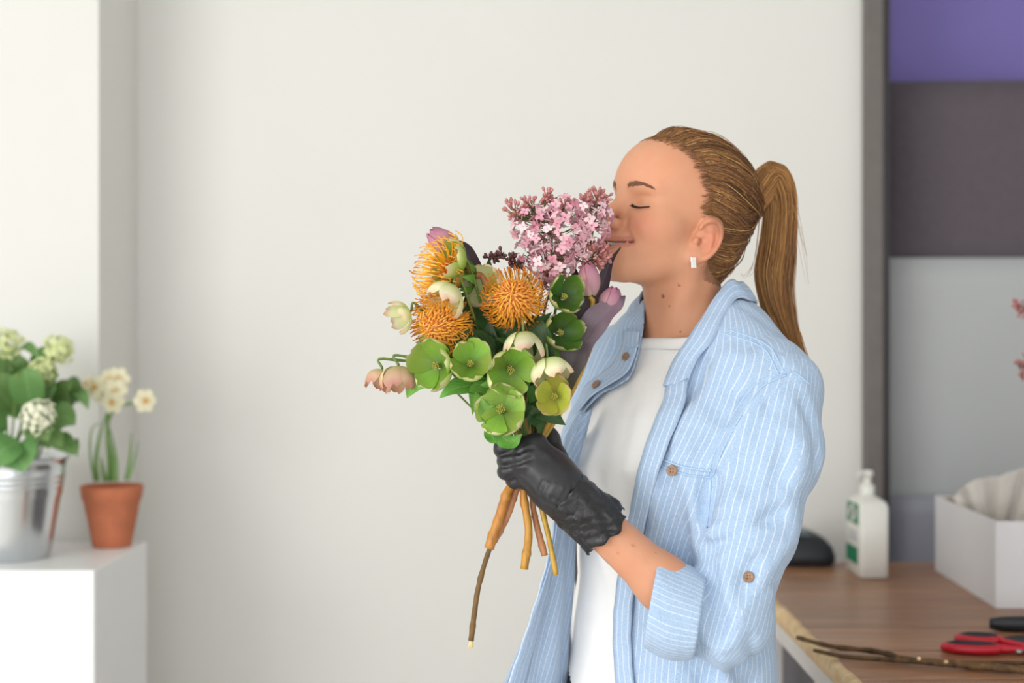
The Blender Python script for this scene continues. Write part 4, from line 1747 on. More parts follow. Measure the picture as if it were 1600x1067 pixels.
# plackets
nA = [(1044, 606), (1038, 632), (1020, 676), (1002, 732), (988, 802), (975, 872), (966, 937), (963, 1000), (967, 1066), (972, 1110)]
nB = [(1078, 596), (1070, 640), (1050, 688), (1030, 742), (1014, 808), (1000, 876), (993, 940), (990, 1000), (994, 1066), (998, 1110)]
ribbon('placket', ray_pts(shirt_base, nA, 0.006), ray_pts(shirt_base, nB, 0.006), M['chambray'], shirt, bulge=0.002)
fA = [(1004, 520), (999, 548), (988, 580), (962, 602), (936, 617), (908, 646)]
fB = [(980, 520), (974, 548), (962, 570), (942, 588), (920, 606), (902, 640)]
ribbon('placket', ray_pts(shirt_base, fA, 0.0065), ray_pts(shirt_base, fB, 0.005), M['chambray'], shirt, bulge=0.002)

# collar band, standing open round the neck
cl_lo, cl_hi = list(ray_pts(shirt_base, [(1076, 602), (1090, 566), (1116, 532)], .004)), list(ray_pts(shirt_base, [(1041, 610), (1056, 572), (1086, 524)], .009))
for ph in (82, 105, 135, 165, 195, 225, 255, 280, 305, 328):
    dr = math.cos(math.radians(ph)) * tf + math.sin(math.radians(ph)) * tl
    zs = np.linspace(1.52, 1.30, 300)
    PP = NB[None] * np.array([1, 1, 0]) + 0.088 * dr * np.array([1, 1, 0]) + zs[:, None] * np.array([0, 0, 1.0])
    zl = zs[np.argmax(shirt_base(PP) < 0)] + 0.003
    cl_lo.append(np.array([NB[0] + 0.089 * dr[0], NB[1] + 0.089 * dr[1], zl]))
    fr = 0.5 + 0.5 * math.cos(math.radians(ph))
    cl_hi.append(np.array([NB[0] + (0.072 - 0.002 * fr) * dr[0], NB[1] + (0.072 - 0.002 * fr) * dr[1], zl + 0.028 - 0.010 * fr]))
cl_lo.append(ray_pts(shirt_base, [(974, 552)], .004)[0])
cl_hi.append(ray_pts(shirt_base, [(1002, 545)], .008)[0])
ribbon('collar_band', np.array(cl_lo), np.array(cl_hi), M['chambray'], shirt, rows=6, thick=0.0035, bulge=0.002, n=90)

# far front panel, hanging open away from the body
edgeA = [W(903, 648, 1.868), W(882, 690, 1.860), W(872, 750, 1.862), W(864, 830, 1.862), W(846, 910, 1.858), W(818, 1000, 1.852), W(792, 1075, 1.848), W(780, 1110, 1.846)]
edgeB = [W(925, 640, 1.890), W(912, 700, 1.915), W(902, 770, 1.940), W(896, 850, 1.945), W(893, 920, 1.945), W(890, 1000, 1.945), W(890, 1075, 1.945), W(890, 1110, 1.945)]
n_, r_ = 70, 16
A, B = catmull(edgeA, n_), catmull(edgeB, n_)
P, su_ = [], []
for i in range(n_):
    for j in range(r_):
        u = j / (r_ - 1)
        v_ = i / (n_ - 1)
        p = A[i] * (1 - u) + B[i] * u
        p = p + np.array([0.5, -0.8, 0]) * (0.010 * math.sin(u * 7.0 + v_ * 5.0) * v_ * (1 - 0.5 * u) + 0.004 * math.sin(u * 13 - v_ * 9))
        P.append(p)
        su_.append(np.linalg.norm(B[i] - A[i]) * u * 1.0)
o = obj('front_panel', np.array(P), grid_faces(n_, r_), M['chambray'], shirt, attrs={'su': np.array(su_)})
o.modifiers.new('cloth', 'SOLIDIFY').thickness = 0.002
ribbon('placket', np.array(edgeA) + np.array([-0.0005, -0.002, 0]), np.array(edgeA) * 0.74 + np.array(edgeB) * 0.26 + np.array([0, -0.004, 0]), M['chambray'], shirt, bulge=0.001)

# rolled sleeve cuff
cuff_rings = []
NC = 44
top = [(1104, 900), (1084, 888), (1058, 876), (1036, 866), (1031, 868), (1040, 876), (1070, 892)]
bot = [(1084, 1028), (1068, 1031), (1040, 1028), (1012, 1014), (1006, 1006), (1016, 1002), (1050, 1012)]
dep = [0.058, 0.059, 0.059, 0.057, 0.054, 0.050, 0.046]
for (tx, ty), (bx, by), dp in zip(top, bot, dep):
    cxy = ((tx + bx) / 2, (ty + by) / 2)
    C = W(cxy[0], cxy[1], 1.758)
    U = W(tx, ty, 1.758) - C
    D = np.array([0.15, 1, 0]) * dp
    ring = []
    for k in range(NC):
        a = 2 * math.pi * k / NC
        rr_ = 1 + 0.018 * math.sin(3 * a + 1) + 0.012 * math.sin(7 * a + tx * 0.05)
        ca2, sa2 = math.cos(a), math.sin(a)
        ring.append(C + U * rr_ * math.copysign(abs(ca2) ** 0.9, ca2) + D * rr_ * math.copysign(abs(sa2) ** 0.9, sa2))
    cuff_rings.append(ring)
CRV = catmull(np.array(cuff_rings).reshape(len(cuff_rings), -1), 26).reshape(26, NC, 3)
su_ = np.tile(np.arange(NC) / NC * 0.352, (26, 1))
# seam of the angular coordinate sits at the back
su_ = np.abs((np.arange(NC) / NC + 0.25) % 1.0 - 0.5) * 0.44
su_ = np.tile(su_, (26, 1))
cuff = obj('rolled_cuff', CRV.reshape(-1, 3), grid_faces(26, NC, True), M['chambray'], shirt, attrs={'su': su_.ravel()})
cuff.modifiers.new('cloth', 'SOLIDIFY').thickness = 0.0025

# seams as fine raised stitching lines
M['stitch'] = simple('pale_blue_stitch', srgb(176, 202, 230), 0.85, 0.12, 600.0)


def seam(pts, r=0.0011, lift=0.0008, f=None):
    P = catmull(ray_pts(f or shirt_sdf, catmull(pts, 26), lift), 70)
    V, Fc = tube(P, r * (1 + 0.25 * np.sin(np.arange(70) * 2.2)), 6)
    obj('seam', V, Fc, M['stitch'], shirt)


seam([(1217, 584), (1180, 602), (1148, 645), (1122, 695), (1106, 742)])
seam([(1228, 586), (1190, 606), (1158, 650), (1131, 700), (1114, 744)])
seam([(1132, 522), (1168, 533), (1196, 548), (1216, 584)])
seam([(1138, 516), (1175, 528), (1204, 545), (1224, 580)])
seam([(1030, 716), (1060, 727), (1085, 733), (1112, 735)], 0.0016, 0.001)
seam([(1028, 726), (1060, 738), (1085, 744), (1110, 746)], 0.0012, 0.001)
seam([(1112, 735), (1108, 790), (1104, 830)])
seam([(1217, 586), (1240, 582), (1264, 600)])

# buttons
M['button'] = simple('brown_horn_button', srgb(150, 112, 84), 0.35, 0.2, 120.0)
M['hole'] = simple('button_hole_dark', srgb(60, 38, 28), 0.7, 0.1, 100.0)


def button(px, py, f, r=0.0068, lift=0.0035, normal=None, pos=None, par=None):
    p = at_skin(f, px, py, 1.5, 2.2) if pos is None else pos
    g = unit(grad(f, p[None], 0.003)[0]) if normal is None else unit(normal)
    R = basis(g)
    V, Fc = lathe([(0, 0), (r, 0), (r * 1.0, 0.0016), (r * 0.86, 0.0024), (r * 0.66, 0.0017), (0, 0.0017)], 22)
    b = obj('button', V @ R.T + p + g * lift, Fc, M['button'], par or shirt)
    hs = []
    for sx in (-1, 1):
        for sy in (-1, 1):
            Ve, Fe = ellipsoid((sx * r * .25, sy * r * .25, 0.0017), (r * .11, r * .11, 0.0005), 5, 8)
            hs.append((Ve @ R.T + p + g * lift, Fe))
    obj('holes', *join(hs), M['hole'], b)


button(1051, 735, shirt_sdf)
button(1170, 902, shirt_sdf, lift=0.002)
button(938, 607, shirt_base, lift=0.009)
button(985, 561, shirt_base, r=0.006, lift=0.009)

# ------------------------------------------------------------------ glove
hd = unit(WR_N - EL_N)
HP = lambda px, py, Y: W(px, py, Y)
MCP = [HP(838, 694, 1.748), HP(824, 709, 1.741), HP(819, 728, 1.741), HP(829, 747, 1.748)]
FING = [[MCP[0], HP(787, 699, 1.750), HP(785, 702, 1.782), HP(812, 702, 1.803)],
        [MCP[1], HP(794, 718, 1.748), HP(790, 720, 1.782), HP(815, 719, 1.805)],
        [MCP[2], HP(793, 736, 1.749), HP(790, 737, 1.781), HP(815, 736, 1.802)],
        [MCP[3], HP(805, 751, 1.754), HP(802, 751, 1.780), HP(822, 750, 1.797)]]
FR = [[.0122, .0112, .0100, .0088], [.0125, .0108, .0098, .0086], [.0122, .0104, .0094, .0082], [.0115, .0094, .0084, .0074]]


def glove_base(p):
    d = s_cap(p, WR_N + hd * 0.0, WR_N + hd * 0.035, 0.0285, 0.0290)
    wr = WR_N + hd * 0.02
    pal = None
    for k, m_ in enumerate(MCP):
        e = s_cap(p, wr + (m_ - wr) * 0.25, m_, 0.0215, 0.0135)
        pal = e if pal is None else smin(pal, e, 0.014)
    d = smin(d, pal, 0.022)
    # flatten the back of the hand a little and pad the palm
    d = smin(d, s_ell(p, HP(858, 736, 1.756), (0.028, 0.019, 0.026)), 0.015)
    fg = None
    for P_, R_ in zip(FING, FR):
        e = s_chain(p, P_, R_, 0.006)
        fg = e if fg is None else smin(fg, e, 0.0014)
    d = smin(d, fg, 0.006)
    th = s_chain(p, [HP(884, 752, 1.765), HP(869, 716, 1.786), HP(859, 686, 1.800), HP(848, 664, 1.804)], [.0165, .0135, .0118, .0098], 0.008)
    d = smin(d, th, 0.010)
    return d


# knuckles, finger creases and stretched-film wrinkles, laid on the back of the hand
GW = []
for a, b, amp, w in (((784, 710), (812, 707), -.0026, .0026), ((812, 707), (832, 700), -.0014, .003), ((787, 728), (812, 724), -.0026, .0026), ((812, 724), (830, 716), -.0013, .003),
                     ((794, 745), (816, 741), -.0020, .0026), ((806, 712), (826, 708), .0010, .004), ((806, 730), (824, 728), .0012, .004),
                     ((849, 752), (842, 764), .0012, .0020), ((857, 754), (848, 770), .0013, .0020), ((868, 757), (856, 778), .0014, .0021), ((880, 762), (866, 786), .0014, .0022),
                     ((890, 764), (876, 790), .0013, .0022), ((845, 780), (872, 792), -.0012, .0024), ((860, 776), (886, 790), -.0012, .0024), ((896, 758), (886, 782), -.0012, .0025),
                     ((835, 698), (858, 712), .0010, .006), ((858, 712), (884, 738), .0010, .006), ((808, 733), (846, 764), -.0010, .006)):
    GW.append((at_skin(glove_base, *a, 1.62, 1.9), at_skin(glove_base, *b, 1.62, 1.9), amp, w))


def glove_sdf(p):
    d = glove_base(p)
    for a, b, amp, w in GW:
        d = d - amp * gl(p, a, b, w)
    u = (p - WR_N) @ hd
    d = d - 0.0008 * np.sin(u * 420 + 3 * np.sin(p[:, 0] * 90)) * np.exp(-((u - 0.005) / 0.018) ** 2)
    return d


V, Q = surfnet(glove_sdf, (-0.04, 1.69, 1.165), (0.115, 1.83, 1.32), 0.0020)
t = NT('black_nitrile')
v = t.coord()
n1 = t.noise(v, 60, 4, 0.6)
n2 = t.noise(v, 700, 2)
t.l(t.ramp(n1, [(0.3, srgb(26, 26, 30)), (0.7, srgb(38, 38, 43))]), t.b.inputs['Base Color'])
t.set(Roughness=0.42, Specular_IOR_Level=0.5)
t.bump(t.math('ADD', n1, t.math('MULTIPLY', n2, 0.12)), 0.35, 0.0022)
M['nitrile'] = t.m
glove = obj('glove', V, Q, M['nitrile'], person)
# ruffled cuff
NCf, NRf = 72, 26
P = []
Bc = basis(-hd, (0, 1, 0))
for i in range(NRf):
    s = i / (NRf - 1)
    C = WR_N + hd * (0.024 - 0.072 * s)
    for k in range(NCf):
        a = 2 * math.pi * k / NCf
        r = 0.0300 + 0.0030 * s + 0.002 + s * (0.0022 * math.sin(5 * a + 7 * s) + 0.0016 * math.sin(11 * a - 9 * s)) + 0.0022 * abs(math.sin(s * 9 + 2.5 * math.sin(2 * a + 4 * s))) - 0.0014 + 0.0008 * abs(math.sin(6 * a + s * 14))
        sh = 0.004 * s * math.sin(3 * a + 1) + 0.002 * s * math.sin(9 * a)
        P.append(C + r * (math.cos(a) * Bc[:, 0] + math.sin(a) * Bc[:, 1]) - hd * sh)
t = NT('black_nitrile_crinkled')
v = t.coord()
vr = t.n('ShaderNodeTexVoronoi', feature='DISTANCE_TO_EDGE')
vr.inputs['Scale'].default_value = 85
t.l(v, vr.inputs['Vector'])
n1 = t.noise(v, 90, 4, 0.6)
t.l(t.ramp(n1, [(0.3, srgb(20, 20, 23)), (0.7, srgb(32, 32, 36))]), t.b.inputs['Base Color'])
t.set(Roughness=0.36)
t.bump(t.math('ADD', vr.outputs[0], n1), 0.55, 0.003)
M['nitrile2'] = t.m
cf = obj('glove_cuff', np.array(P), grid_faces(NRf, NCf, True), M['nitrile2'], glove)
cf.modifiers.new('film', 'SOLIDIFY').thickness = 0.001

# ================================================================== the bouquet
def leafmat(name, stops, attr='t', rough=0.5, transl=0.22, vein=0.0, rnd=0.19, spec=0.4, vein_col=(0.7, 0.8, 0.5, 1)):
    """thin plant tissue: colour along an attribute, per-object variation, light passing through"""
    t = NT(name)
    a = t.attr(attr)
    v = t.coord()
    nz = t.noise(v, 70, 4)
    fac = t.math('ADD', a.outputs['Fac'], t.math('MULTIPLY', t.math('SUBTRACT', nz, 0.5), 0.16))
    col = t.ramp(fac, stops)
    if vein:
        s = t.attr('s')
        w = t.n('ShaderNodeTexWave', wave_type='BANDS')
        w.inputs['Scale'].default_value = 3.0
        w.inputs['Distortion'].default_value = 1.0
        cx = t.n('ShaderNodeCombineXYZ')
        t.l(t.math('SUBTRACT', a.outputs['Fac'], t.math('MULTIPLY', t.math('ABSOLUTE', s.outputs['Fac']), 0.35)), cx.inputs[0])
        t.l(cx.outputs[0], w.inputs['Vector'])
        mid = t.ramp(t.math('ABSOLUTE', s.outputs['Fac']), [(0.0, (1, 1, 1, 1)), (0.05, (0, 0, 0, 1))])
        vn = t.math('MAXIMUM', t.math('MULTIPLY', t.ramp(w.outputs['Fac'], [(0.86, (0, 0, 0, 1)), (1.0, (1, 1, 1, 1))]), 0.6), mid)
        col = t.mix(t.math('MULTIPLY', vn, vein), col, vein_col)
    oi = t.n('ShaderNodeObjectInfo')
    hs = t.n('ShaderNodeHueSaturation')
    t.l(t.math('MULTIPLY_ADD', oi.outputs['Random'], 2 * rnd, 1 - rnd), hs.inputs['Value'])
    t.l(t.math('MULTIPLY_ADD', oi.outputs['Random'], 0.03, 0.485), hs.inputs['Hue'])
    t.l(col, hs.inputs['Color'])
    t.l(hs.outputs[0], t.b.inputs['Base Color'])
    t.set(Roughness=rough, Specular_IOR_Level=spec)
    t.bump(nz, 0.2, 0.0015)
    if transl:
        tr = t.n('ShaderNodeBsdfTranslucent')
        t.l(hs.outputs[0], tr.inputs['Color'])
        mx = t.n('ShaderNodeMixShader')
        mx.inputs[0].default_value = transl
        t.l(t.b.outputs[0], mx.inputs[1])
        t.l(tr.outputs[0], mx.inputs[2])
        t.l(mx.outputs[0], t.t.nodes['Material Output'].inputs['Surface'])
    return t.m


M['hel_green'] = leafmat('hellebore_green', [(0.0, srgb(84, 120, 26)), (0.35, srgb(126, 166, 52)), (0.72, srgb(160, 192, 88)), (0.9, srgb(192, 204, 126)), (1.0, srgb(224, 206, 168))], vein=0.22, vein_col=srgb(176, 200, 110))
M['hel_dark'] = leafmat('hellebore_deep_green', [(0.0, srgb(44, 78, 20)), (0.4, srgb(70, 110, 34)), (0.80, srgb(98, 138, 52)), (0.92, srgb(170, 178, 108)), (1.0, srgb(224, 198, 168))], vein=0.18, vein_col=srgb(130, 160, 80))
M['hel_pale'] = leafmat('hellebore_pale', [(0.0, srgb(150, 184, 90)), (0.4, srgb(202, 212, 144)), (0.8, srgb(228, 224, 186)), (1.0, srgb(226, 186, 160))])
M['hel_pink'] = leafmat('hellebore_blush', [(0.0, srgb(140, 170, 84)), (0.35, srgb(206, 196, 140)), (0.75, srgb(222, 186, 152)), (1.0, srgb(206, 146, 128))])
M['hel_yellow'] = leafmat('hellebore_yellow_green', [(0.0, srgb(116, 120, 30)), (0.3, srgb(168, 170, 54)), (0.75, srgb(202, 200, 100)), (0.92, srgb(226, 200, 140)), (1.0, srgb(224, 178, 140))])
M['leaf_dark'] = leafmat('dark_foliage', [(0.0, srgb(36, 60, 30)), (0.5, srgb(50, 82, 42)), (1.0, srgb(62, 96, 48))], vein=0.35, rough=0.42, vein_col=srgb(120, 150, 90))
M['leaf_mid'] = leafmat('fresh_foliage', [(0.0, srgb(74, 126, 42)), (0.5, srgb(98, 152, 56)), (1.0, srgb(122, 172, 76))], vein=0.45, rough=0.4, vein_col=srgb(176, 206, 130))
M['leaf_plum'] = leafmat('plum_tulip_leaf', [(0.0, srgb(84, 80, 70)), (0.5, srgb(78, 66, 74)), (1.0, srgb(58, 44, 56))], rough=0.45, transl=0.08)
M['leaf_mauve'] = leafmat('mauve_tulip_leaf', [(0.0, srgb(116, 118, 92)), (0.4, srgb(118, 104, 112)), (0.8, srgb(134, 108, 122)), (1.0, srgb(84, 62, 76))], rough=0.45, transl=0.12, vein=0.22, vein_col=srgb(160, 140, 150))
M['tulip'] = leafmat('pink_tulip_petal', [(0.0, srgb(190, 170, 150)), (0.25, srgb(208, 158, 166)), (0.7, srgb(200, 142, 158)), (1.0, srgb(176, 112, 136))], rough=0.45, transl=0.18)
M['stamen'] = simple('straw_stamen', srgb(176, 168, 70), 0.6, 0.15, 200.0)
M['stem_green'] = simple('green_stem', srgb(104, 128, 60), 0.5, 0.15, 60.0)
M['stem_dark'] = simple('dark_green_stem', srgb(70, 70, 44), 0.55, 0.18, 60.0)
t = NT('protea_stem')
v = t.coord((1, 1, 0.35))
n1 = t.noise(v, 90, 4, 0.6)
n2 = t.noise(v, 22, 3)
c_ = t.mix(t.ramp(n2, [(0.4, (0, 0, 0, 1)), (0.62, (1, 1, 1, 1))]), srgb(196, 148, 52), srgb(186, 122, 54))
t.l(t.mix(t.ramp(n1, [(0.5, (0, 0, 0, 1)), (0.8, (1, 1, 1, 1))]), c_, srgb(122, 76, 36)), t.b.inputs['Base Color'])
t.set(Roughness=0.5)
t.bump(n1, 0.3, 0.002)
M['stem_orange'] = t.m
t = NT('pink_brown_stem')
n1 = t.noise(t.coord((1, 1, 0.35)), 80, 4, 0.6)
t.l(t.ramp(n1, [(0.3, srgb(146, 92, 58)), (0.55, srgb(190, 130, 88)), (0.75, srgb(206, 156, 112))]), t.b.inputs['Base Color'])
t.set(Roughness=0.5)
M['stem_pink'] = t.m
M['stem_yellow'] = simple('yellow_green_stem', srgb(188, 150, 56), 0.5, 0.18, 90.0)
M['stem_brown'] = simple('brown_woody_stem', srgb(112, 84, 46), 0.7, 0.22, 90.0, bump=0.3)
M['stem_cut'] = simple('pale_cut_wood', srgb(228, 206, 150), 0.8, 0.08, 90.0)

GRIP = W(828, 722, 1.777)


def toG(k=0):
    a = k * 2.399
    r = 0.0025 * math.sqrt(k % 14)
    return GRIP + np.array([r * math.cos(a), 0.8 * r * math.sin(a), 0])


def stem_to(base, k, parent, mat, r0=0.0016, r1=0.0022, bow=(0, 0.01, 0), below=None, n=26, dirn=None):
    g = toG(k)
    base = np.asarray(base, float)
    mid = base * 0.45 + g * 0.55 + np.asarray(bow)
    ctl = [base]
    if dirn is not None:
        ctl.append(base + np.asarray(dirn) * 0.028)
    ctl += [mid, g]
    if below is not None:
        ctl += [W(*q) for q in below]
    else:
        ctl.append(g + np.array([-0.004, 0, -0.02]))
    P = catmull(ctl, n + (18 if below else 0))
    R = np.linspace(r0, r1, len(P)) * (1 + 0.05 * np.sin(np.arange(len(P)) * 1.9))
    if below is not None:
        R *= 1 + 0.16 * (np.arange(len(P)) % 9 == 4)
    V, Fc = tube(P, R, 8)
    o = obj('stem', V, Fc, mat, parent)
    return o, P


def petal_grid(nu, nv, fn):
    P, T, S = [], [], []
    for i in range(nu):
        for j in range(nv):
            tq, s = i / (nu - 1), 2 * j / (nv - 1) - 1
            P.append(fn(tq, s))
            T.append(tq)
            S.append(s)
    return np.array(P), grid_faces(nu, nv), {'t': np.array(T), 's': np.array(S)}


def hellebore(px, py, Y, rpx, face, depth, mat, label, k, name='hellebore_flower', npet=5, group='hellebore flowers in the bouquet', stam=True, rot=0.0, up=(0, 0, 1), pinch=0.0, bow=(0, 0.034, 0.0), below=None):
    c = W(px, py, Y)
    R = rpx / F * Y
    B = basis(face, up)
    root = thing(name, c, label, 'flower', group)
    rg = random.Random(k * 13 + 5)
    sqx, sqy = rg.uniform(0.90, 1.06), rg.uniform(0.90, 1.06)
    for q in range(npet):
        ph = rot + 2 * math.pi * q / npet + rg.uniform(-.14, .14)
        ln = rg.uniform(0.94, 1.16)
        lift = (0.045 if q % 2 else 0.0) + rg.uniform(0, .05)
        hw = (math.pi / npet) * rg.uniform(1.18, 1.42)
        cur = rg.uniform(-.5, .35)
        pin = pinch + rg.uniform(0.0, 0.22)
        dq = depth * rg.uniform(0.85, 1.15)
        rf = rg.uniform(0, 6)

        def fn(tq, s):
            tt_ = 0.06 + 0.94 * tq
            end = math.sqrt(max(0.0, 1 - (max(0, tt_ - 0.45) / 0.55) ** 2.3 * 0.93))
            an = ph + s * hw * end * (0.9 if tt_ > .2 else 0.7 + tt_) + 0.06 * math.sin(5 * tt_ + rf)
            rr_ = R * ln * math.sin(tt_ * (math.pi / 2) * (1 + pin))
            rr_ *= 1 - 0.08 * s * s * tt_ + 0.035 * math.sin(4 * s + rf) * tt_ ** 3
            h = dq * R * (1 - math.cos(tt_ * math.pi / 2)) * (1 + 0.12 * s * s) + lift * R * tt_ + 0.045 * R * math.sin(3 * s + rf) * tt_ ** 2 + cur * R * max(0, tt_ - .78) * 0.6
            h += 0.07 * R * s * tt_
            return (sqx * rr_ * math.cos(an), sqy * rr_ * math.sin(an), h)
        V, Fc, at = petal_grid(13, 11, fn)
        obj('petal', V @ B.T + c, Fc, mat, root, attrs=at)
    if stam:
        ps = []
        for q in range(16):
            a = q * 2.399
            r = 0.13 * R * math.sqrt(q / 16)
            p0 = np.array([r * .5 * math.cos(a), r * .5 * math.sin(a), 0.05 * R])
            p1 = np.array([r * 1.3 * math.cos(a), r * 1.3 * math.sin(a), R * rg.uniform(.28, .40)])
            ps.append(tube(np.array([p0, (p0 + p1) / 2 + [0, 0, .02 * R], p1]) @ B.T + c, [.00045, .0004, .0004], 5))
            ps.append(ellipsoid(p1 @ B.T + c, (.0008, .0008, .0010), 5, 6))
        o = obj('stamens', *join(ps), M['stamen'], root)
    stem_to(c - B[:, 2] * 0.001, k, root, M['stem_green'], bow=bow, dirn=-B[:, 2] * 0.5, below=below)
    return root


def blade(ctrl, widths, mat, parent, name='leaf', nrm=(0, -1, 0.2), fold=0.35, wave=0.0, n=26, nv=9, twist=0.0):
    """leaf along a space curve"""
    C = catmull(ctrl, n)
    Wd = catmull(np.asarray(widths, float), n)[:, 0]
    Wd = np.maximum(Wd, 0.0003)
    T = np.gradient(C, axis=0)
    P, Tt, S = [], [], []
    for i in range(n):
        tg = unit(T[i])
        nn = unit(np.asarray(nrm, float) - tg * (np.asarray(nrm, float) @ tg))
        sd = np.cross(tg, nn)
        tw = twist * i / (n - 1)
        nn, sd = nn * math.cos(tw) + sd * math.sin(tw), sd * math.cos(tw) - nn * math.sin(tw)
        for j in range(nv):
            s = 2 * j / (nv - 1) - 1
            P.append(C[i] + sd * s * Wd[i] + nn * Wd[i] * (fold * (abs(s) ** 1.4) + wave * math.sin(i * 0.8 + 2 * s) * abs(s) ** 2))
            Tt.append(i / (n - 1))
            S.append(s)
    return obj(name, np.array(P), grid_faces(n, nv), mat, parent, attrs={'t': np.array(Tt), 's': np.array(S)})


def ovate(n=8, w=1.0):
    return [w * v for v in (0.10, 0.55, 0.90, 1.0, 0.92, 0.70, 0.38, 0.02)]


# ---- hellebores
hellebore(722, 416, 1.765, 34, (-0.75, -0.55, 0.30), 1.0, M['hel_green'], 'green hellebore cup turned left above the white one', 1, rot=0.4)
hellebore(708, 446, 1.745, 34, (-0.55, -0.30, -0.85), 1.1, M['hel_pale'], 'white hellebore hanging between the two left pincushions', 2, rot=0.2, stam=False)
hellebore(640, 488, 1.770, 25, (-0.80, -0.40, -0.35), 1.1, M['hel_pale'], 'pale green hellebore left of the lower pincushion', 3, stam=False)
hellebore(878, 466, 1.765, 31, (0.36, -0.88, 0.28), 0.95, M['hel_dark'], 'deep green hellebore cup with pale rim below the lilac', 4, rot=0.9)
hellebore(871, 521, 1.775, 32, (0.42, -0.86, 0.16), 1.0, M['hel_dark'], 'deep green hellebore beside the mauve tulip leaf', 5, rot=0.1)
hellebore(818, 520, 1.735, 31, (0.05, -0.40, -0.92), 1.25, M['hel_pale'], 'pale nodding hellebore under the middle pincushion', 6, rot=0.5, stam=False)
hellebore(856, 560, 1.735, 33, (0.25, -0.35, -0.90), 1.0, M['hel_pale'], 'cream white hellebore drooping over the yellow-green one', 7, rot=0.8, stam=False)
hellebore(687, 572, 1.742, 38, (-0.45, -0.85, 0.05), 0.85, M['hel_green'], 'flat green hellebore under the lower left pincushion', 8, rot=0.3)
hellebore(734, 571, 1.730, 33, (0.10, -0.93, 0.30), 0.9, M['hel_green'], 'round green hellebore in the centre of the front row', 9, rot=1.0)
hellebore(796, 576, 1.738, 37, (0.15, -0.93, -0.15), 0.95, M['hel_green'], 'green hellebore with a folded rim above the grip', 10, rot=0.0)
hellebore(868, 619, 1.740, 31, (-0.15, -0.88, 0.05), 0.9, M['hel_yellow'], 'yellow-green hellebore with open stamens beside the shirt', 11, rot=0.2)
hellebore(623, 573, 1.765, 27, (0.0, -0.35, -0.93), 1.3, M['hel_pink'], 'blush hellebore bell at the left tip, the larger one', 12, rot=0.7, pinch=0.15, stam=False, bow=(0.010, 0.016, 0.048))
hellebore(597, 578, 1.775, 20, (-0.25, -0.30, -0.93), 1.4, M['hel_pink'], 'small blush hellebore bell furthest left', 13, rot=0.2, pinch=0.2, stam=False, bow=(0.006, 0.02, 0.050))
hellebore(768, 452, 1.790, 34, (-0.55, -0.80, 0.20), 0.8, M['hel_pale'], 'pale hellebore half hidden behind the middle pincushion', 14, rot=0.4)
hellebore(786, 643, 1.724, 45, (-0.25, -0.90, 0.32), 0.28, M['hel_green'], 'large bright green hellebore just above the glove', 15, rot=0.5)

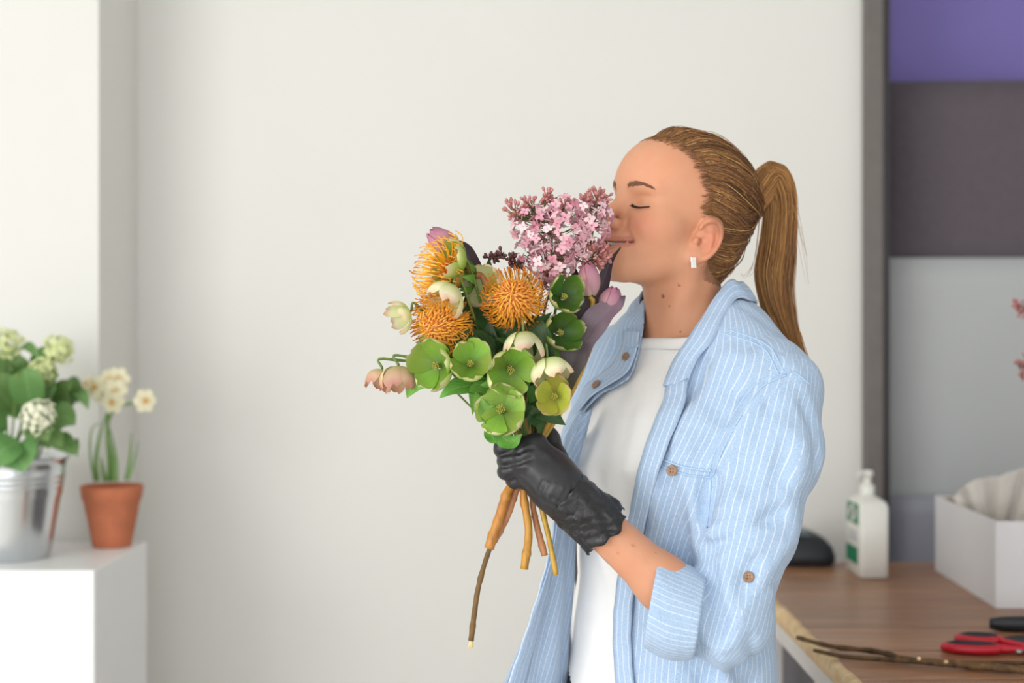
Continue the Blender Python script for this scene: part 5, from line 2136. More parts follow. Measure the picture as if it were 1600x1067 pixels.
# ---- loose leaves of the bouquet
foliage = [  # (px,py) control line, depth, half width px, material, label
    ([(800, 640), (770, 622), (745, 612), (738, 648)], 1.745, 17, 'leaf_mid', 'bright green leaf hanging below the central hellebore'),
    ([(790, 620), (745, 604), (712, 606), (686, 622)], 1.752, 18, 'leaf_mid', 'bright green leaf pointing left under the flat hellebore'),
    ([(700, 600), (668, 590), (648, 598), (636, 622)], 1.760, 19, 'leaf_mid', 'green leaf below the blush hellebore bells'),
    ([(815, 650), (840, 640), (862, 650), (884, 664)], 1.752, 15, 'leaf_dark', 'net-veined dark leaf above the thumb'),
    ([(815, 640), (830, 645), (842, 660), (846, 680)], 1.745, 12, 'leaf_dark', 'small dark leaf hanging at the grip'),
    ([(820, 640), (780, 600), (745, 590), (700, 600)], 1.765, 22, 'leaf_dark', 'dark leaf behind the front hellebores'),
    ([(812, 630), (785, 560), (760, 520), (742, 500)], 1.775, 24, 'leaf_dark', 'broad dark leaf between the pincushions'),
    ([(815, 630), (770, 560), (735, 530), (705, 540)], 1.768, 22, 'leaf_dark', 'dark leaf under the lower left pincushion'),
    ([(822, 630), (820, 560), (830, 520), (862, 488)], 1.772, 22, 'leaf_dark', 'dark rounded leaf right of the middle pincushion'),
    ([(826, 630), (850, 560), (838, 510), (818, 492)], 1.760, 17, 'leaf_dark', 'dark leaf lying against the middle pincushion'),
    ([(818, 630), (790, 520), (766, 440), (764, 402)], 1.800, 14, 'leaf_dark', 'small dark leaf sticking up beside the bud spike'),
    ([(815, 632), (740, 560), (700, 480), (735, 405)], 1.805, 18, 'leaf_dark', 'dark leaf behind the upper left flowers'),
    ([(812, 635), (740, 590), (690, 560), (652, 540)], 1.772, 14, 'leaf_dark', 'narrow leaf poking out left under the pincushion'),
    ([(830, 640), (838, 600), (850, 596), (858, 606)], 1.752, 15, 'leaf_mid', 'round green leaf left of the yellow-green hellebore'),
    ([(826, 620), (780, 540), (755, 545), (725, 520)], 1.785, 26, 'leaf_dark', 'broad dark leaf deep in the bouquet'),
    ([(826, 620), (800, 560), (790, 520), (760, 545)], 1.79, 26, 'leaf_dark', 'dark leaf in the heart of the bouquet'),
    ([(815, 620), (760, 540), (740, 480), (742, 440)], 1.792, 22, 'leaf_dark', 'dark leaf between the white hellebore and the middle pincushion'),
    ([(815, 620), (740, 545), (712, 520), (690, 470)], 1.80, 24, 'leaf_dark', 'dark leaf behind the two left pincushions'),
    ([(815, 625), (770, 575), (752, 560), (745, 520)], 1.765, 17, 'leaf_dark', 'upright dark leaf over the central hellebore'),
    ([(820, 625), (815, 560), (800, 540), (775, 528)], 1.756, 16, 'leaf_dark', 'dark leaf under the middle pincushion rim'),
    ([(826, 640), (800, 610), (775, 600), (750, 602)], 1.752, 15, 'leaf_mid', 'fresh leaf behind the large bright hellebore'),
    ([(820, 630), (730, 560), (672, 530), (646, 548)], 1.782, 12, 'leaf_mid', 'slim pointed leaf at the left side of the bouquet'),
    ([(830, 630), (870, 575), (884, 545), (890, 500)], 1.792, 22, 'leaf_mid', 'green leaf behind the deep green hellebore'),
    ([(830, 640), (850, 570), (890, 530), (905, 470)], 1.80, 20, 'leaf_dark', 'dark leaf behind the right hellebores'),
]
for k, (line, Y, w, mk, lab) in enumerate(foliage):
    rg = random.Random(k)
    ctl = [W(px, py, Y + 0.012 * math.sin(i * 1.4 + k) + (0.012 if i == 0 else 0)) for i, (px, py) in enumerate(line)]
    root = thing('foliage_leaf', ctl[0], lab, 'leaf', 'loose leaves in the bouquet')
    blade(ctl, ovate(w=w / F * Y), M[mk], root, 'leaf_blade', (rg.uniform(-.3, .3), -1, rg.uniform(0, .5)), 0.30, 0.10)
    stem_to(ctl[0], 20 + k, root, M['stem_green'], 0.0012, 0.0014, bow=(0, 0.004, 0), n=12)
# serrated bright bracts round the large hellebore
for k, (line, w) in enumerate([([(800, 650), (775, 655), (758, 640), (752, 622)], 16), ([(795, 655), (785, 680), (800, 690), (816, 678)], 15), ([(800, 645), (772, 672), (770, 684), (784, 690)], 13)]):
    ctl = [W(px, py, 1.728 + 0.006 * k) for px, py in line]
    lab = ['bright bract curling left of the large hellebore', 'bright bract hanging over the knuckles', 'bright bract below the large hellebore'][k]
    root = thing('bract_leaf', ctl[0], lab, 'leaf', 'bracts under the large hellebore')
    blade(ctl, ovate(w=w / F * 1.73), M['leaf_mid'], root, 'leaf_blade', (0.1, -1, 0.3), 0.25, 0.25)
    stem_to(ctl[0], 40 + k, root, M['stem_green'], 0.0011, 0.0013, bow=(0, 0.002, 0), n=10)

# ---- pincushion proteas
t = NT('protea_style')
a = t.attr('t')
t.l(t.ramp(a.outputs['Fac'], [(0.0, srgb(240, 150, 46)), (0.4, srgb(254, 184, 50)), (0.85, srgb(255, 196, 76)), (1.0, srgb(246, 158, 80))]), t.b.inputs['Base Color'])
t.set(Roughness=0.4)
t.b.inputs['Subsurface Weight'].default_value = 0.1
t.b.inputs['Subsurface Scale'].default_value = 0.002
M['style'] = t.m
t = NT('protea_core')
nz = t.noise(t.coord(), 160, 3)
t.l(t.ramp(nz, [(0.3, srgb(232, 130, 60)), (0.55, srgb(250, 180, 80)), (0.75, srgb(244, 180, 140))]), t.b.inputs['Base Color'])
t.set(Roughness=0.6)
M['core'] = t.m


def protea(px, py, Y, rpx, face, label, k, n=210, spread=105, curl=16, below=None, smat=None, r1=0.005, core=0.40, seed=0, inner=0.72):
    c = W(px, py, Y)
    R = rpx / F * Y
    B = basis(face)
    root = thing('pincushion_protea', c, label, 'flower', 'orange pincushion proteas in the bouquet')
    r_ = np.random.default_rng(seed + 3)
    i = np.arange(n) + 0.5
    th = np.radians(spread) * np.sqrt(i / n) * 1.0 + r_.normal(size=n) * 0.04
    ph = i * 2.39996 + r_.normal(size=n) * 0.06

    def D(th, ph):
        return np.stack([np.sin(th) * np.cos(ph), np.sin(th) * np.sin(ph), np.cos(th)], -1)
    cu = np.radians(curl) * r_.uniform(0.5, 1.5, n)
    L = R * r_.uniform(0.92, 1.06, n) * (inner + (1 - inner) * sstep(th, math.radians(35), math.radians(80)))
    ctl = [core * R * 0.75 * D(th * 0.92, ph), 0.62 * L[:, None] * D(th + cu * 0.9, ph), 0.90 * L[:, None] * D(th + cu * 0.7, ph), L[:, None] * D(th - cu * 0.25, ph)]
    ctl = np.stack(ctl, 1)
    K = 9
    P = catmull(ctl.transpose(1, 0, 2).reshape(4, -1), K).reshape(K, n, 3).transpose(1, 0, 2)
    rad = np.tile(np.interp(np.linspace(0, 1, K), [0, .3, .86, .93, 1], [.0009, .00075, .00068, .0012, .0007]), (n, 1))
    V, Q = tubes_np(P, rad, 5)
    tt_ = np.tile(np.repeat(np.linspace(0, 1, K), 5), n)
    o = obj('styles', V @ B.T + c, Q, M['style'], root, attrs={'t': tt_})
    o['kind'] = 'stuff'
    # inner loops of unopened florets
    m = 130
    i = np.arange(m) + .5
    th = np.radians(95) * np.sqrt(i / m)
    ph = i * 2.39996
    r0 = core * R
    ctl = np.stack([r0 * .8 * D(th, ph), r0 * 1.25 * D(th + .10, ph), r0 * 1.42 * D(th - .02, ph), r0 * 1.25 * D(th - .14, ph)], 1)
    P = catmull(ctl.transpose(1, 0, 2).reshape(4, -1), 7).reshape(7, m, 3).transpose(1, 0, 2)
    V, Q = tubes_np(P, np.tile([.0015, .0014, .0012, .0012, .0014, .0016, .0010], (m, 1)), 5)
    o = obj('florets', V @ B.T + c, Q, M['core'], root)
    o['kind'] = 'stuff'
    V, Fc = ellipsoid((0, 0, 0), (core * R, core * R, core * R), 14, 20)
    obj('cone', V @ B.T + c, Fc, M['core'], root)
    # bracts under the head
    ps = []
    for q in range(9):
        a_ = q * 2 * math.pi / 9
        d_ = math.cos(a_) * B[:, 0] + math.sin(a_) * B[:, 1]
        blade([c - B[:, 2] * R * .55 + d_ * .002, c - B[:, 2] * R * .45 + d_ * R * .32, c - B[:, 2] * R * .15 + d_ * R * .50], [.003, .006, .001], M['leaf_mid'], root, 'bract', B[:, 2] * -1 + d_, 0.3, 0, 8, 5)
    o, P = stem_to(c - B[:, 2] * R * 0.4, k, root, smat or M['stem_orange'], 0.0042, r1, dirn=-B[:, 2] * 0.8, below=below)
    return root


protea(803, 467, 1.752, 53, (-0.10, -0.93, 0.22), 'orange pincushion in the middle facing the viewer', 2, below=[(818, 768, 1.768), (826, 830, 1.762), (819, 889, 1.760)], r1=0.0052, seed=1, spread=112, curl=34, n=240)
protea(690, 508, 1.765, 52, (-0.45, -0.80, -0.22), 'orange pincushion at the lower left edge of the bouquet', 5, below=[(797, 762, 1.765), (781, 806, 1.758), (764, 857, 1.755)], r1=0.0064, seed=2, spread=118, curl=22, n=260, inner=0.85)
protea(706, 431, 1.785, 67, (-0.93, -0.22, 0.18), 'orange pincushion seen from the side at the upper left', 7, n=230, below=[(806, 766, 1.773), (792, 806, 1.770), (771, 846, 1.767)], smat=M['stem_pink'], r1=0.0050, seed=3, spread=88, curl=8, core=0.30, inner=0.95)

# ---- tulips
def tulip(base, tip, wpx, Y, label, k, below=None, mat=None, open_=0.0):
    b, tp = W(*base, Y), W(*tip, Y - 0.004)
    L = np.linalg.norm(tp - b)
    B = basis(tp - b, (0, -1, 0.1))
    Rm = wpx / F * Y
    root = thing('tulip', b, label, 'flower', 'pink tulips in the bouquet')
    for q in range(6):
        inner = q % 2
        ph = q * math.pi / 3 + 0.3

        def fn(tq, s):
            prof = math.sin(math.pi * min(1, 0.08 + 0.86 * tq)) ** 0.62
            rr_ = Rm * (0.94 if inner else 1.03) * (0.22 + 0.80 * prof) * (1 - 0.30 * tq ** 3) * (1 + 0.02 * math.cos(3 * s)) * (1 - 0.05 * (1 - s * s) * inner)
            wd = 0.98 * math.sqrt(max(0, 1 - (max(0, tq - .35) / .65) ** 2.4)) * (0.55 + .45 * min(1, tq * 3))
            an = ph + s * wd
            return (rr_ * math.cos(an), rr_ * math.sin(an), L * (tq * (0.97 if inner else 1.0)) + 0.0015 * s * s)
        V, Fc, at = petal_grid(13, 9, fn)
        obj('petal', V @ B.T + b, Fc, mat or M['tulip'], root, attrs=at)
    stem_to(b, k, root, M['stem_yellow'], 0.0030, 0.0034, bow=(0.01, 0.0, 0.0), dirn=-B[:, 2] * 0.7, below=below)
    return root


tulip((922, 462), (918, 411), 18, 1.790, 'upright pink tulip bud under the lilac beside her chin', 3, below=[(846, 792, 1.772), (858, 842, 1.768), (869, 898, 1.766)])
tulip((946, 486), (962, 450), 17, 1.795, 'pink tulip leaning right over the mauve leaf', 6)
tulip((714, 400), (672, 360), 21, 1.800, 'mauve pink tulip at the top left behind the pincushion', 9)

# broad tulip leaves
def tulip_leaf(line, widths, Y, mat, label, k, wave=0.12, nrm=(0, -1, 0.2), fold=0.35, twist=0.0):
    ctl = [W(px, py, Y + dy) for px, py, dy in line]
    root = thing('tulip_leaf', ctl[0], label, 'leaf', 'tulip leaves in the bouquet')
    blade(ctl, np.array(widths) / F * Y, mat, root, 'leaf_blade', nrm, fold, wave, 34, 11, twist)
    stem_to(ctl[0], k, root, M['stem_green'], 0.0020, 0.0022, n=14, bow=(0, 0.002, 0))


tulip_leaf([(862, 640, 0), (885, 592, -.005), (905, 545, -.008), (935, 500, -.008), (962, 475, -.004), (977, 462, .002)], [6, 17, 22, 23, 22, 18, 11, 1], 1.785, M['leaf_mauve'], 'broad mauve grey tulip leaf lying over her shirt', 50, 0.16, (-0.35, -1, 0.35), 0.3)
tulip_leaf([(858, 640, 0), (880, 585, 0), (897, 530, .004), (902, 480, .006), (898, 440, .004), (896, 414, 0)], [4, 10, 14, 16, 14, 9, 1], 1.800, M['leaf_plum'], 'narrow dark plum leaf left of the upright tulip', 51, 0.08, (0.5, -1, 0.1), 0.4)
tulip_leaf([(868, 640, 0), (895, 560, .006), (918, 500, .010), (938, 450, .010), (953, 410, .006), (970, 386, -.002)], [4, 9, 14, 18, 17, 12, 7, 3, 1], 1.815, M['leaf_plum'], 'dark plum leaf rising to her chin with a curled tip', 52, 0.08, (0.1, -1, 0.1), 0.4)
tulip_leaf([(800, 560, 0), (760, 470, .01), (735, 410, .012), (722, 388, .012), (704, 376, .01)], [4, 14, 14, 11, 1], 1.810, M['leaf_plum'], 'dark leaf behind the top left tulip', 53, 0.05)

# ---- lilac
M['lil_a'] = simple('lilac_pink', srgb(222, 164, 178), 0.6, 0.10, 300.0, sss=0.15)
M['lil_b'] = simple('lilac_pale_pink', srgb(236, 200, 206), 0.6, 0.08, 300.0, sss=0.15)
M['lil_c'] = simple('lilac_mauve', srgb(200, 134, 150), 0.6, 0.12, 300.0, sss=0.15)
M['lil_bud'] = simple('lilac_bud_pink', srgb(186, 122, 118), 0.55, 0.25, 130.0)
M['lil_budd'] = simple('lilac_bud_dark', srgb(96, 56, 58), 0.55, 0.25, 130.0)
M['lil_stalk'] = simple('lilac_stalk', srgb(96, 96, 48), 0.6, 0.2, 100.0)


def floret_mesh(mat, cup, seed):
    rg = random.Random(seed)
    ps = []
    for q in range(4):
        ph = q * math.pi / 2 + rg.uniform(-.08, .08)
        L, Wd = 0.0062 * rg.uniform(.92, 1.08), 0.0022
        pts = []
        for i in range(5):
            tq = i / 4
            w = Wd * (0.30 + 0.9 * math.sin(math.pi * (0.12 + 0.72 * tq))) * (0.55 if i == 4 else 1)
            for j in (-1, 0, 1):
                r = 0.0006 + L * tq
                z = cup * r * (1.2 - 0.9 * tq) + (0.0008 if j else 0) * (1 - tq * .4)
                x, y = r, j * w
                pts.append((x * math.cos(ph) - y * math.sin(ph), x * math.sin(ph) + y * math.cos(ph), z))
        ps.append((np.array(pts), grid_faces(5, 3)))
    ps.append(tube(np.array([(0, 0, 0.0005), (0, 0, -0.004), (0.0004, 0, -0.009)]), [.0011, .0008, .0006], 5, False))
    V, Fc = join(ps)
    return mesh_data('floret', V, Fc, mat)


FLO = [floret_mesh(M[m], c, s) for s, (m, c) in enumerate((('lil_a', .25), ('lil_a', .6), ('lil_b', .2), ('lil_b', .45), ('lil_c', .5)))]


def lilac(lobes, bud_lobes, axis, label, k, below=None, smat=None, Y=1.8, bmat='lil_bud', seed=1, stemr=0.0035, weights=(.28, .16, .26, .18, .12), name='lilac_sprig'):
    r_ = np.random.default_rng(seed)
    base = W(*axis[0])
    root = thing(name, base, label, 'flower', 'lilac in the bouquet')
    org = ORG[root.name]
    AX = catmull([W(*q) for q in axis], 40)
    stalks = []

    def branch(p, r=.0006):
        # a twiglet from the spike axis to the flower
        d = np.linalg.norm(AX - p, axis=1) + 0.6 * np.maximum(0, (AX[:, 2] - p[2] + 0.012))
        a = AX[np.argmin(d)]
        stalks.append(tube(catmull([a, a * .45 + p * .55 + np.array([0, 0, -.003]), p], 5), r, 4, False))
    for (px, py, yy, rx, ry, rz, n) in lobes:
        c = W(px, py, yy)
        s = yy / F
        for q in range(n):
            z = 1 - 2 * (q + .5) / n
            a = q * 2.39996
            d = np.array([math.cos(a) * math.sqrt(1 - z * z), math.sin(a) * math.sqrt(1 - z * z), z]) + r_.normal(size=3) * 0.16
            d = unit(d)
            p = c + d * np.array([rx * s, rz, ry * s]) * r_.uniform(.82, 1.06)
            f = unit(d / np.array([rx * s, rz, ry * s]) * 0.03 + r_.normal(size=3) * 0.30)
            R = basis(f)
            sp = r_.uniform(0, 6.28)
            Rz = np.array([[math.cos(sp), -math.sin(sp), 0], [math.sin(sp), math.cos(sp), 0], [0, 0, 1]])
            link('floret', FLO[r_.choice(5, p=weights)], root, mat4(R @ Rz, p - org, r_.uniform(.85, 1.18)))
            if q % 3 == 0:
                branch(p - f * .009)
    buds = []
    for (px, py, yy, rx, ry, rz, n) in bud_lobes:
        c = W(px, py, yy)
        s = yy / F
        for q in range(n):
            d = r_.normal(size=3)
            d = unit(d)
            p = c + d * np.array([rx * s, rz, ry * s]) * r_.uniform(.55, 1.05)
            f = unit(d + np.array([0, -.1, .5]))
            buds.append(ellipsoid(p, (.0021, .0021, .0031), 6, 7, basis(f)))
            buds.append(tube(np.array([p - f * .002, p - f * .008]), [.0009, .0005], 4, False))
            if q % 2 == 0:
                branch(p - f * .008)
    if buds:
        o = obj('buds', *join(buds), M[bmat], root)
        o['kind'] = 'stuff'
    if stalks:
        o = obj('flower_stalks', *join(stalks), M['lil_stalk'], root)
        o['kind'] = 'stuff'
    V, Fc = tube(AX, np.linspace(.0018, .0008, 40), 6)
    obj('spike_axis', V, Fc, M['lil_stalk'], root)
    if k is not None:
        stem_to(base, k, root, smat or M['stem_brown'], .0022, stemr, below=below, bow=(0.0, .006, 0))
    return root


lilac([(872, 372, 1.795, 52, 52, .042, 110), (832, 352, 1.800, 36, 34, .030, 34), (862, 408, 1.785, 40, 30, .030, 44), (820, 395, 1.805, 22, 18, .02, 10), (880, 330, 1.805, 34, 24, .026, 24)],
      [(805, 328, 1.800, 22, 20, .016, 46), (832, 318, 1.805, 20, 14, .016, 26), (855, 306, 1.805, 11, 13, .010, 24), (884, 318, 1.80, 14, 10, .010, 14)],
      [(838, 500, 1.80), (850, 440, 1.80), (862, 380, 1.80), (850, 320, 1.803)], 'large pink lilac head at the top of the bouquet', 8,
      below=[(801, 762, 1.780), (778, 828, 1.776), (762, 866, 1.772), (748, 915, 1.770), (741, 960, 1.768), (736, 1001, 1.766)], stemr=0.0036, seed=4)
lilac([(922, 352, 1.808, 30, 40, .028, 46), (942, 335, 1.815, 16, 24, .016, 12)],
      [(935, 308, 1.810, 22, 18, .014, 46), (915, 313, 1.805, 13, 10, .01, 16), (925, 400, 1.795, 28, 26, .020, 84), (945, 395, 1.80, 14, 18, .012, 20)],
      [(892, 480, 1.80), (912, 430, 1.80), (925, 370, 1.808), (935, 310, 1.81)], 'pink lilac head with clustered buds held to her nose', 10,
      below=[(832, 782, 1.775), (839, 822, 1.772), (851, 868, 1.770)], smat=M['stem_pink'], stemr=0.0044, seed=5)
lilac([], [(772, 402, 1.80, 10, 7, .006, 14), (785, 394, 1.80, 9, 9, .006, 12), (765, 400, 1.80, 8, 6, .005, 8), (796, 402, 1.80, 12, 8, .008, 14), (808, 412, 1.80, 14, 10, .010, 18)],
      [(845, 520, 1.80), (832, 450, 1.80), (806, 410, 1.80), (768, 401, 1.80)], 'dark unopened lilac bud spike left of the pink head', 11, bmat='lil_budd', seed=6)
lilac([(870, 440, 1.80, 24, 14, .02, 14)], [(860, 430, 1.80, 24, 14, .014, 30), (905, 448, 1.80, 10, 12, .01, 10)],
      [(845, 520, 1.80), (852, 480, 1.80), (862, 450, 1.80), (872, 430, 1.80)], 'mauve lilac sprig low behind the middle pincushion', 12, seed=7, weights=(.2, .2, .05, .05, .5))


# frayed pale tip of the long woody stem
fr_ = bpy.data.objects['lilac_sprig']
ps = []
for k in range(7):
    a = k * 0.9
    p0 = W(736, 1000, 1.766)
    ps.append(tube(catmull([p0 + [0, 0, .004], p0 + [0.0015 * math.cos(a), 0.0015 * math.sin(a), -.003], p0 + [0.0028 * math.cos(a) - .001, .0028 * math.sin(a), -.009 - .002 * (k % 3)]], 5), np.linspace(.0018, .0004, 5), 5))
obj('frayed_tip', *join(ps), M['stem_cut'], fr_)

# ================================================================== plants on the pedestal
def brushed(name, col):
    t = NT(name)
    v = t.coord((1, 1, 0.15))
    nz = t.noise(v, 30, 4)
    t.l(t.ramp(nz, [(0.3, tuple(c * .9 for c in col[:3]) + (1,)), (0.7, col)]), t.b.inputs['Base Color'])
    t.set(Metallic=1.0, Roughness=0.22)
    return t.m


M['zinc'] = brushed('galvanised_zinc', srgb(214, 218, 222))
M['clay'] = simple('terracotta', srgb(196, 116, 82), 0.85, 0.10, 30.0, bump=0.15)
M['soil'] = simple('dark_soil', srgb(66, 48, 36), 0.95, 0.3, 120.0, bump=0.6)
BK = np.array([(14 - 800) / F * 2.735, 2.735, PZ])
bk = thing('zinc_bucket', BK, 'galvanised metal bucket holding the leafy green plant', 'bucket')
prof = [(0.0, 0.0), (.074, 0.0), (.0755, .003), (.0765, .006)]
for z in np.linspace(.010, .130, 8):
    prof.append((.0770 + (.108 - .0770) * z / .192, z))
for zr in (.140, .150, .160):
    r0 = .0770 + (.108 - .0770) * zr / .192
    prof += [(r0, zr - .004), (r0 + .0020, zr - .001), (r0 + .0020, zr + .001), (r0, zr + .004)]
prof += [(.1065, .180), (.1085, .189), (.1115, .190), (.1125, .193), (.1110, .196), (.1085, .195), (.1050, .185), (.098, .12)]
V, Fc = lathe(prof, 72, BK)
obj('body', V, Fc, M['zinc'], bk)
V, Fc = lathe([(0, .172), (.05, .175), (.1015, .172)], 40, BK)
obj('soil', V, Fc, M['soil'], bk)

M['hyd_leaf'] = leafmat('shrub_leaf', [(0.0, srgb(86, 128, 66)), (0.5, srgb(96, 138, 74)), (1.0, srgb(116, 154, 90))], vein=0.5, rough=0.5, vein_col=srgb(150, 184, 120))
M['hyd_fl'] = simple('greenish_white_floret', srgb(222, 230, 170), 0.7, 0.08, 60.0, sss=0.1)
M['hyd_fl2'] = simple('cream_floret', srgb(240, 240, 216), 0.7, 0.05, 60.0, sss=0.1)
pl = thing('flowering_shrub', BK + [0, 0, .17], 'leafy potted shrub with greenish white flower clusters in the bucket', 'plant')
leaves = [  # base px, tip px, depth, half width px
    ((20, 700), (38, 738), 2.64, 34), ((30, 690), (-15, 735), 2.63, 34), ((70, 640), (92, 588), 2.70, 26), ((90, 650), (112, 606), 2.72, 24), ((50, 640), (38, 575), 2.66, 27),
    ((80, 660), (118, 664), 2.70, 24), ((85, 690), (116, 712), 2.71, 16), ((60, 690), (96, 700), 2.66, 22), ((20, 640), (-20, 600), 2.66, 30), ((10, 670), (-35, 660), 2.66, 30),
    ((40, 600), (15, 570), 2.72, 20), ((55, 590), (88, 560), 2.75, 22), ((100, 640), (136, 616), 2.76, 13), ((118, 612), (138, 640), 2.74, 10), ((112, 690), (121, 714), 2.71, 9),
    ((30, 545), (60, 560), 2.70, 9), ((10, 580), (30, 548), 2.78, 11), ((-5, 640), (-30, 560), 2.70, 26), ((45, 660), (75, 690), 2.63, 26), ((0, 700), (-30, 740), 2.66, 26), ((60, 620), (50, 660), 2.74, 28),
    ((95, 600), (122, 630), 2.78, 20), ((20, 620), (45, 660), 2.76, 30), ((75, 700), (70, 640), 2.80, 26), ((0, 600), (22, 560), 2.80, 24)]
for k, (b, tp, Y, w) in enumerate(leaves):
    b0, t0 = W(*b, Y + 0.02), W(*tp, Y - 0.01)
    mid = (b0 + t0) / 2 + np.array([0, -0.008, 0.014])
    blade([b0, b0 * .6 + mid * .4, mid, t0 * .55 + mid * .45 + np.array([0, 0, .004]), t0], np.array([.12, .80, 1.0, .72, .02]) * w / F * Y, M['hyd_leaf'], pl, 'leaf', (0.15 * math.sin(k * 2.1), -1, 0.6 + 0.4 * math.sin(k)), 0.22, 0.06, 16, 9)
for k, (px, py, Y, r) in enumerate(((60, 652, 2.615, 27), (93, 546, 2.72, 25), (10, 536, 2.72, 26), (68, 580, 2.70, 22))):
    c = W(px, py, Y)
    R = r / F * Y
    ps = []
    for q in range(58):
        z = 1 - 2 * (q + .5) / 58
        a = q * 2.39996
        d = np.array([math.cos(a) * math.sqrt(1 - z * z), math.sin(a) * math.sqrt(1 - z * z), z])
        p = c + d * R * rng.uniform(.55, 1.08)
        Bq = basis(d + rng.normal(size=3) * .3)
        for j in range(4):
            ph = j * math.pi / 2
            e = np.array([math.cos(ph), math.sin(ph), 0.15]) * .0042
            ps.append(ellipsoid(Bq @ e + p, (.0042, .0032, .0012), 5, 6, Bq @ np.array([[math.cos(ph), -math.sin(ph), 0], [math.sin(ph), math.cos(ph), 0], [0, 0, 1]])))
    o = obj('flower_cluster', *join(ps), M['hyd_fl2'] if k == 0 else M['hyd_fl'], pl)
    V, Fc = tube(catmull([c, c * .5 + (BK + [0, 0, .17]) * .5 + np.array([0, -.01, .02]), BK + [.01 * k - .02, 0, .165]], 14), .0022, 7)
    obj('stem', V, Fc, M['stem_green'], pl)
for k in range(7):
    b = BK + np.array([.05 * math.cos(k), .04 * math.sin(k), .168])
    tpp = b + np.array([.05 * math.cos(k * 1.1), -.02 + .03 * math.sin(k), .09 + .05 * (k % 3)])
    V, Fc = tube(catmull([b, (b + tpp) / 2 + [0, 0, .02], tpp], 10), .0022, 6)
    obj('stem', V, Fc, M['stem_green'], pl)

PT = np.array([(175 - 800) / F * 2.885, 2.885, PZ])
pt = thing('clay_pot', PT, 'small terracotta pot with daffodils near the pedestal edge', 'pot')
prof = [(0, 0), (.037, 0), (.0385, .003), (.0565, .094), (.0590, .096), (.0625, .121), (.0620, .1235), (.0585, .1235), (.0560, .110), (.050, .06)]
V, Fc = lathe(prof, 56, PT)
obj('body', V, Fc, M['clay'], pt)
V, Fc = lathe([(0, .110), (.03, .112), (.0565, .108)], 30, PT)
obj('soil', V, Fc, M['soil'], pt)
M['daf_leaf'] = simple('daffodil_leaf', srgb(112, 150, 76), 0.5, 0.12, 60.0)
M['daf_pet'] = simple('cream_daffodil_petal', srgb(246, 240, 208), 0.7, 0.03, 60.0, sss=0.15)
M['daf_cup'] = simple('orange_daffodil_cup', srgb(240, 192, 96), 0.6, 0.08, 80.0)
df = thing('daffodil_plant', PT + [0, 0, .11], 'daffodils with cream petals and orange cups in the clay pot', 'plant')
for line, w in (([(152, 752), (150, 720), (156, 680), (168, 640)], 6), ([(172, 752), (172, 720), (168, 680), (166, 650)], 8), ([(180, 752), (180, 715), (172, 670)], 7),
                ([(197, 750), (203, 715), (205, 676)], 4.5), ([(200, 750), (210, 718), (216, 690)], 3), ([(148, 752), (141, 710), (143, 672), (156, 660)], 3), ([(164, 752), (160, 730), (158, 712)], 6)):
    ctl = [W(px, py, 2.885 + .006 * math.sin(px)) for px, py in line]
    blade(ctl, np.interp(np.linspace(0, 1, 5), [0, .5, 1], [w * .7, w * .5, .6]) / F * 2.885, M['daf_leaf'], df, 'leaf', (0.1, -1, 0), 0.25, 0, 14, 5)
for line in ([(170, 752), (170, 690), (168, 630), (168, 608)], [(169, 660), (180, 638), (205, 630), (222, 627)]):
    V, Fc = tube(catmull([W(px, py, 2.875) for px, py in line], 16), .0028, 7)
    obj('stem', V, Fc, M['daf_leaf'], df)
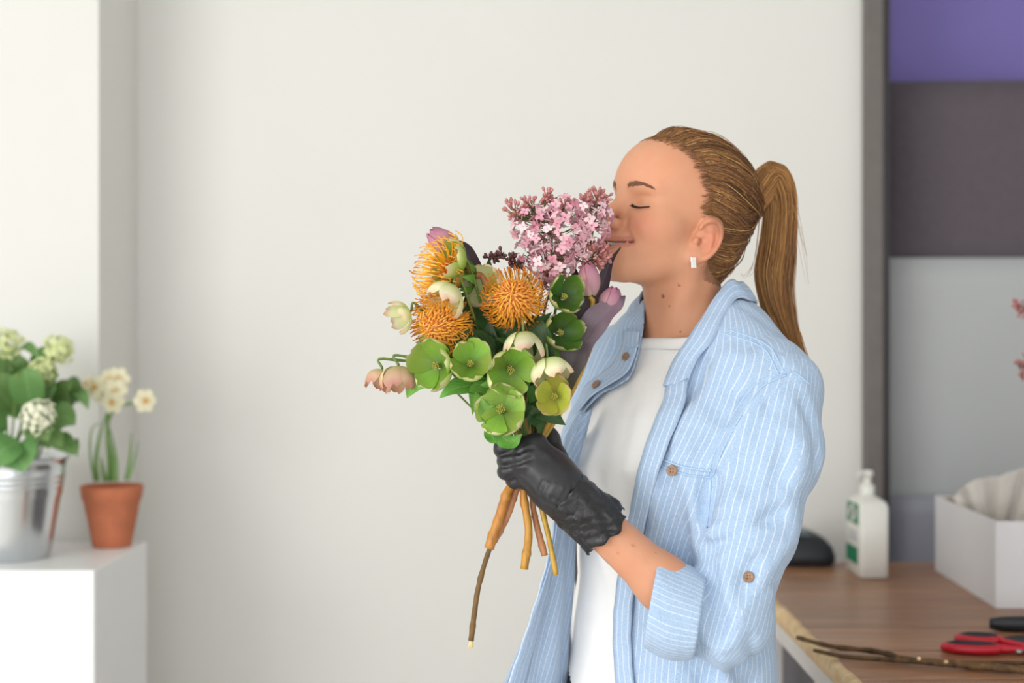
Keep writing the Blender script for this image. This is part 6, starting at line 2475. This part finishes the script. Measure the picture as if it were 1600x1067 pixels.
for k, (px, py, face) in enumerate(((150, 605, (-.4, -.8, .2)), (172, 594, (.1, -.9, .4)), (184, 592, (.3, -.9, .1)), (176, 628, (.0, -.95, -.2)), (160, 612, (-.2, -.95, 0)), (136, 600, (-.8, -.5, .2)), (180, 610, (.2, -.9, -.1)), (226, 626, (.55, -.75, .0)))):
    c = W(px, py, 2.862 + .004 * (k % 3))
    B = basis(face)
    fl = None
    for q in range(6):
        ph = q * math.pi / 3

        def fn(tq, s):
            r = .003 + .0215 * tq
            w = .0102 * math.sin(math.pi * (.1 + .82 * tq)) ** .7
            return (r * math.cos(ph) - s * w * math.sin(ph), r * math.sin(ph) + s * w * math.cos(ph), .004 * tq * (1 - tq) + .001 * (q % 2))
        V, Fc, at = petal_grid(7, 5, fn)
        if fl is None:
            fl = obj('flower', V @ B.T + c, Fc, M['daf_pet'], df)
        else:
            obj('petal', V @ B.T + c, Fc, M['daf_pet'], fl)
    V, Fc = lathe([(.0005, .001), (.003, .001), (.0042, .004), (.0058, .0068), (.0050, .0066), (.0030, .003)], 16)
    obj('cup', V @ B.T + c, Fc, M['daf_cup'], fl)

# ================================================================== lilac in a vase at the right edge of the table
M['vase'] = simple('grey_glazed_vase', srgb(150, 154, 158), 0.3, 0.05, 20.0)
VZ = np.array([1.22, 2.72, TZ])
vs = obj('vase', *lathe([(0, 0), (.045, 0), (.050, .004), (.058, .06), (.050, .13), (.034, .18), (.032, .20), (.038, .215), (.0355, .215), (.029, .198), (.030, .18), (.045, .12)], 40, VZ), M['vase'])
tag(vs, 'grey glazed vase of lilac beyond the white box', 'vase')
for k, (tip, Y, lab) in enumerate((((1596, 478), 2.50, 'dusky lilac sprig at the right picture edge, upper one'), ((1600, 572), 2.52, 'dusky lilac sprig at the right picture edge, lower one'))):
    tpw = W(*tip, Y)
    mpt = W(1660, 540 + 60 * k, Y + .08)
    lobe = [(tip[0] + 14, tip[1], Y, 18, 12, .014, 14)]
    bl = [(tip[0] - 8, tip[1] - 4, Y, 9, 8, .007, 12), (tip[0] + 4, tip[1] + (6 if k == 0 else -18), Y, 10, 8, .008, 12), (tip[0] - 2, tip[1] + 16, Y, 8, 9, .008, 10 if k else 2)]
    rt = lilac(lobe, bl, [(1660, 560 + 50 * k, Y + .06), (1630, 510 + 60 * k, Y + .02), (tip[0] + 2, tip[1], Y)], lab, None, seed=20 + k, weights=(.1, .2, .0, .0, .7), bmat='lil_bud')
    b = W(1660, 560 + 50 * k, Y + .06)
    V, Fc = tube(catmull([b, (b + VZ + [0, 0, .21]) / 2 + np.array([.02, 0, .02]), VZ + [.004 * k, 0, .20], VZ + [.006, .004 * k, .05]], 24), .0035, 7)
    obj('stem', V, Fc, M['stem_brown'], rt)
    rt['group'] = 'lilac sprigs in the vase'
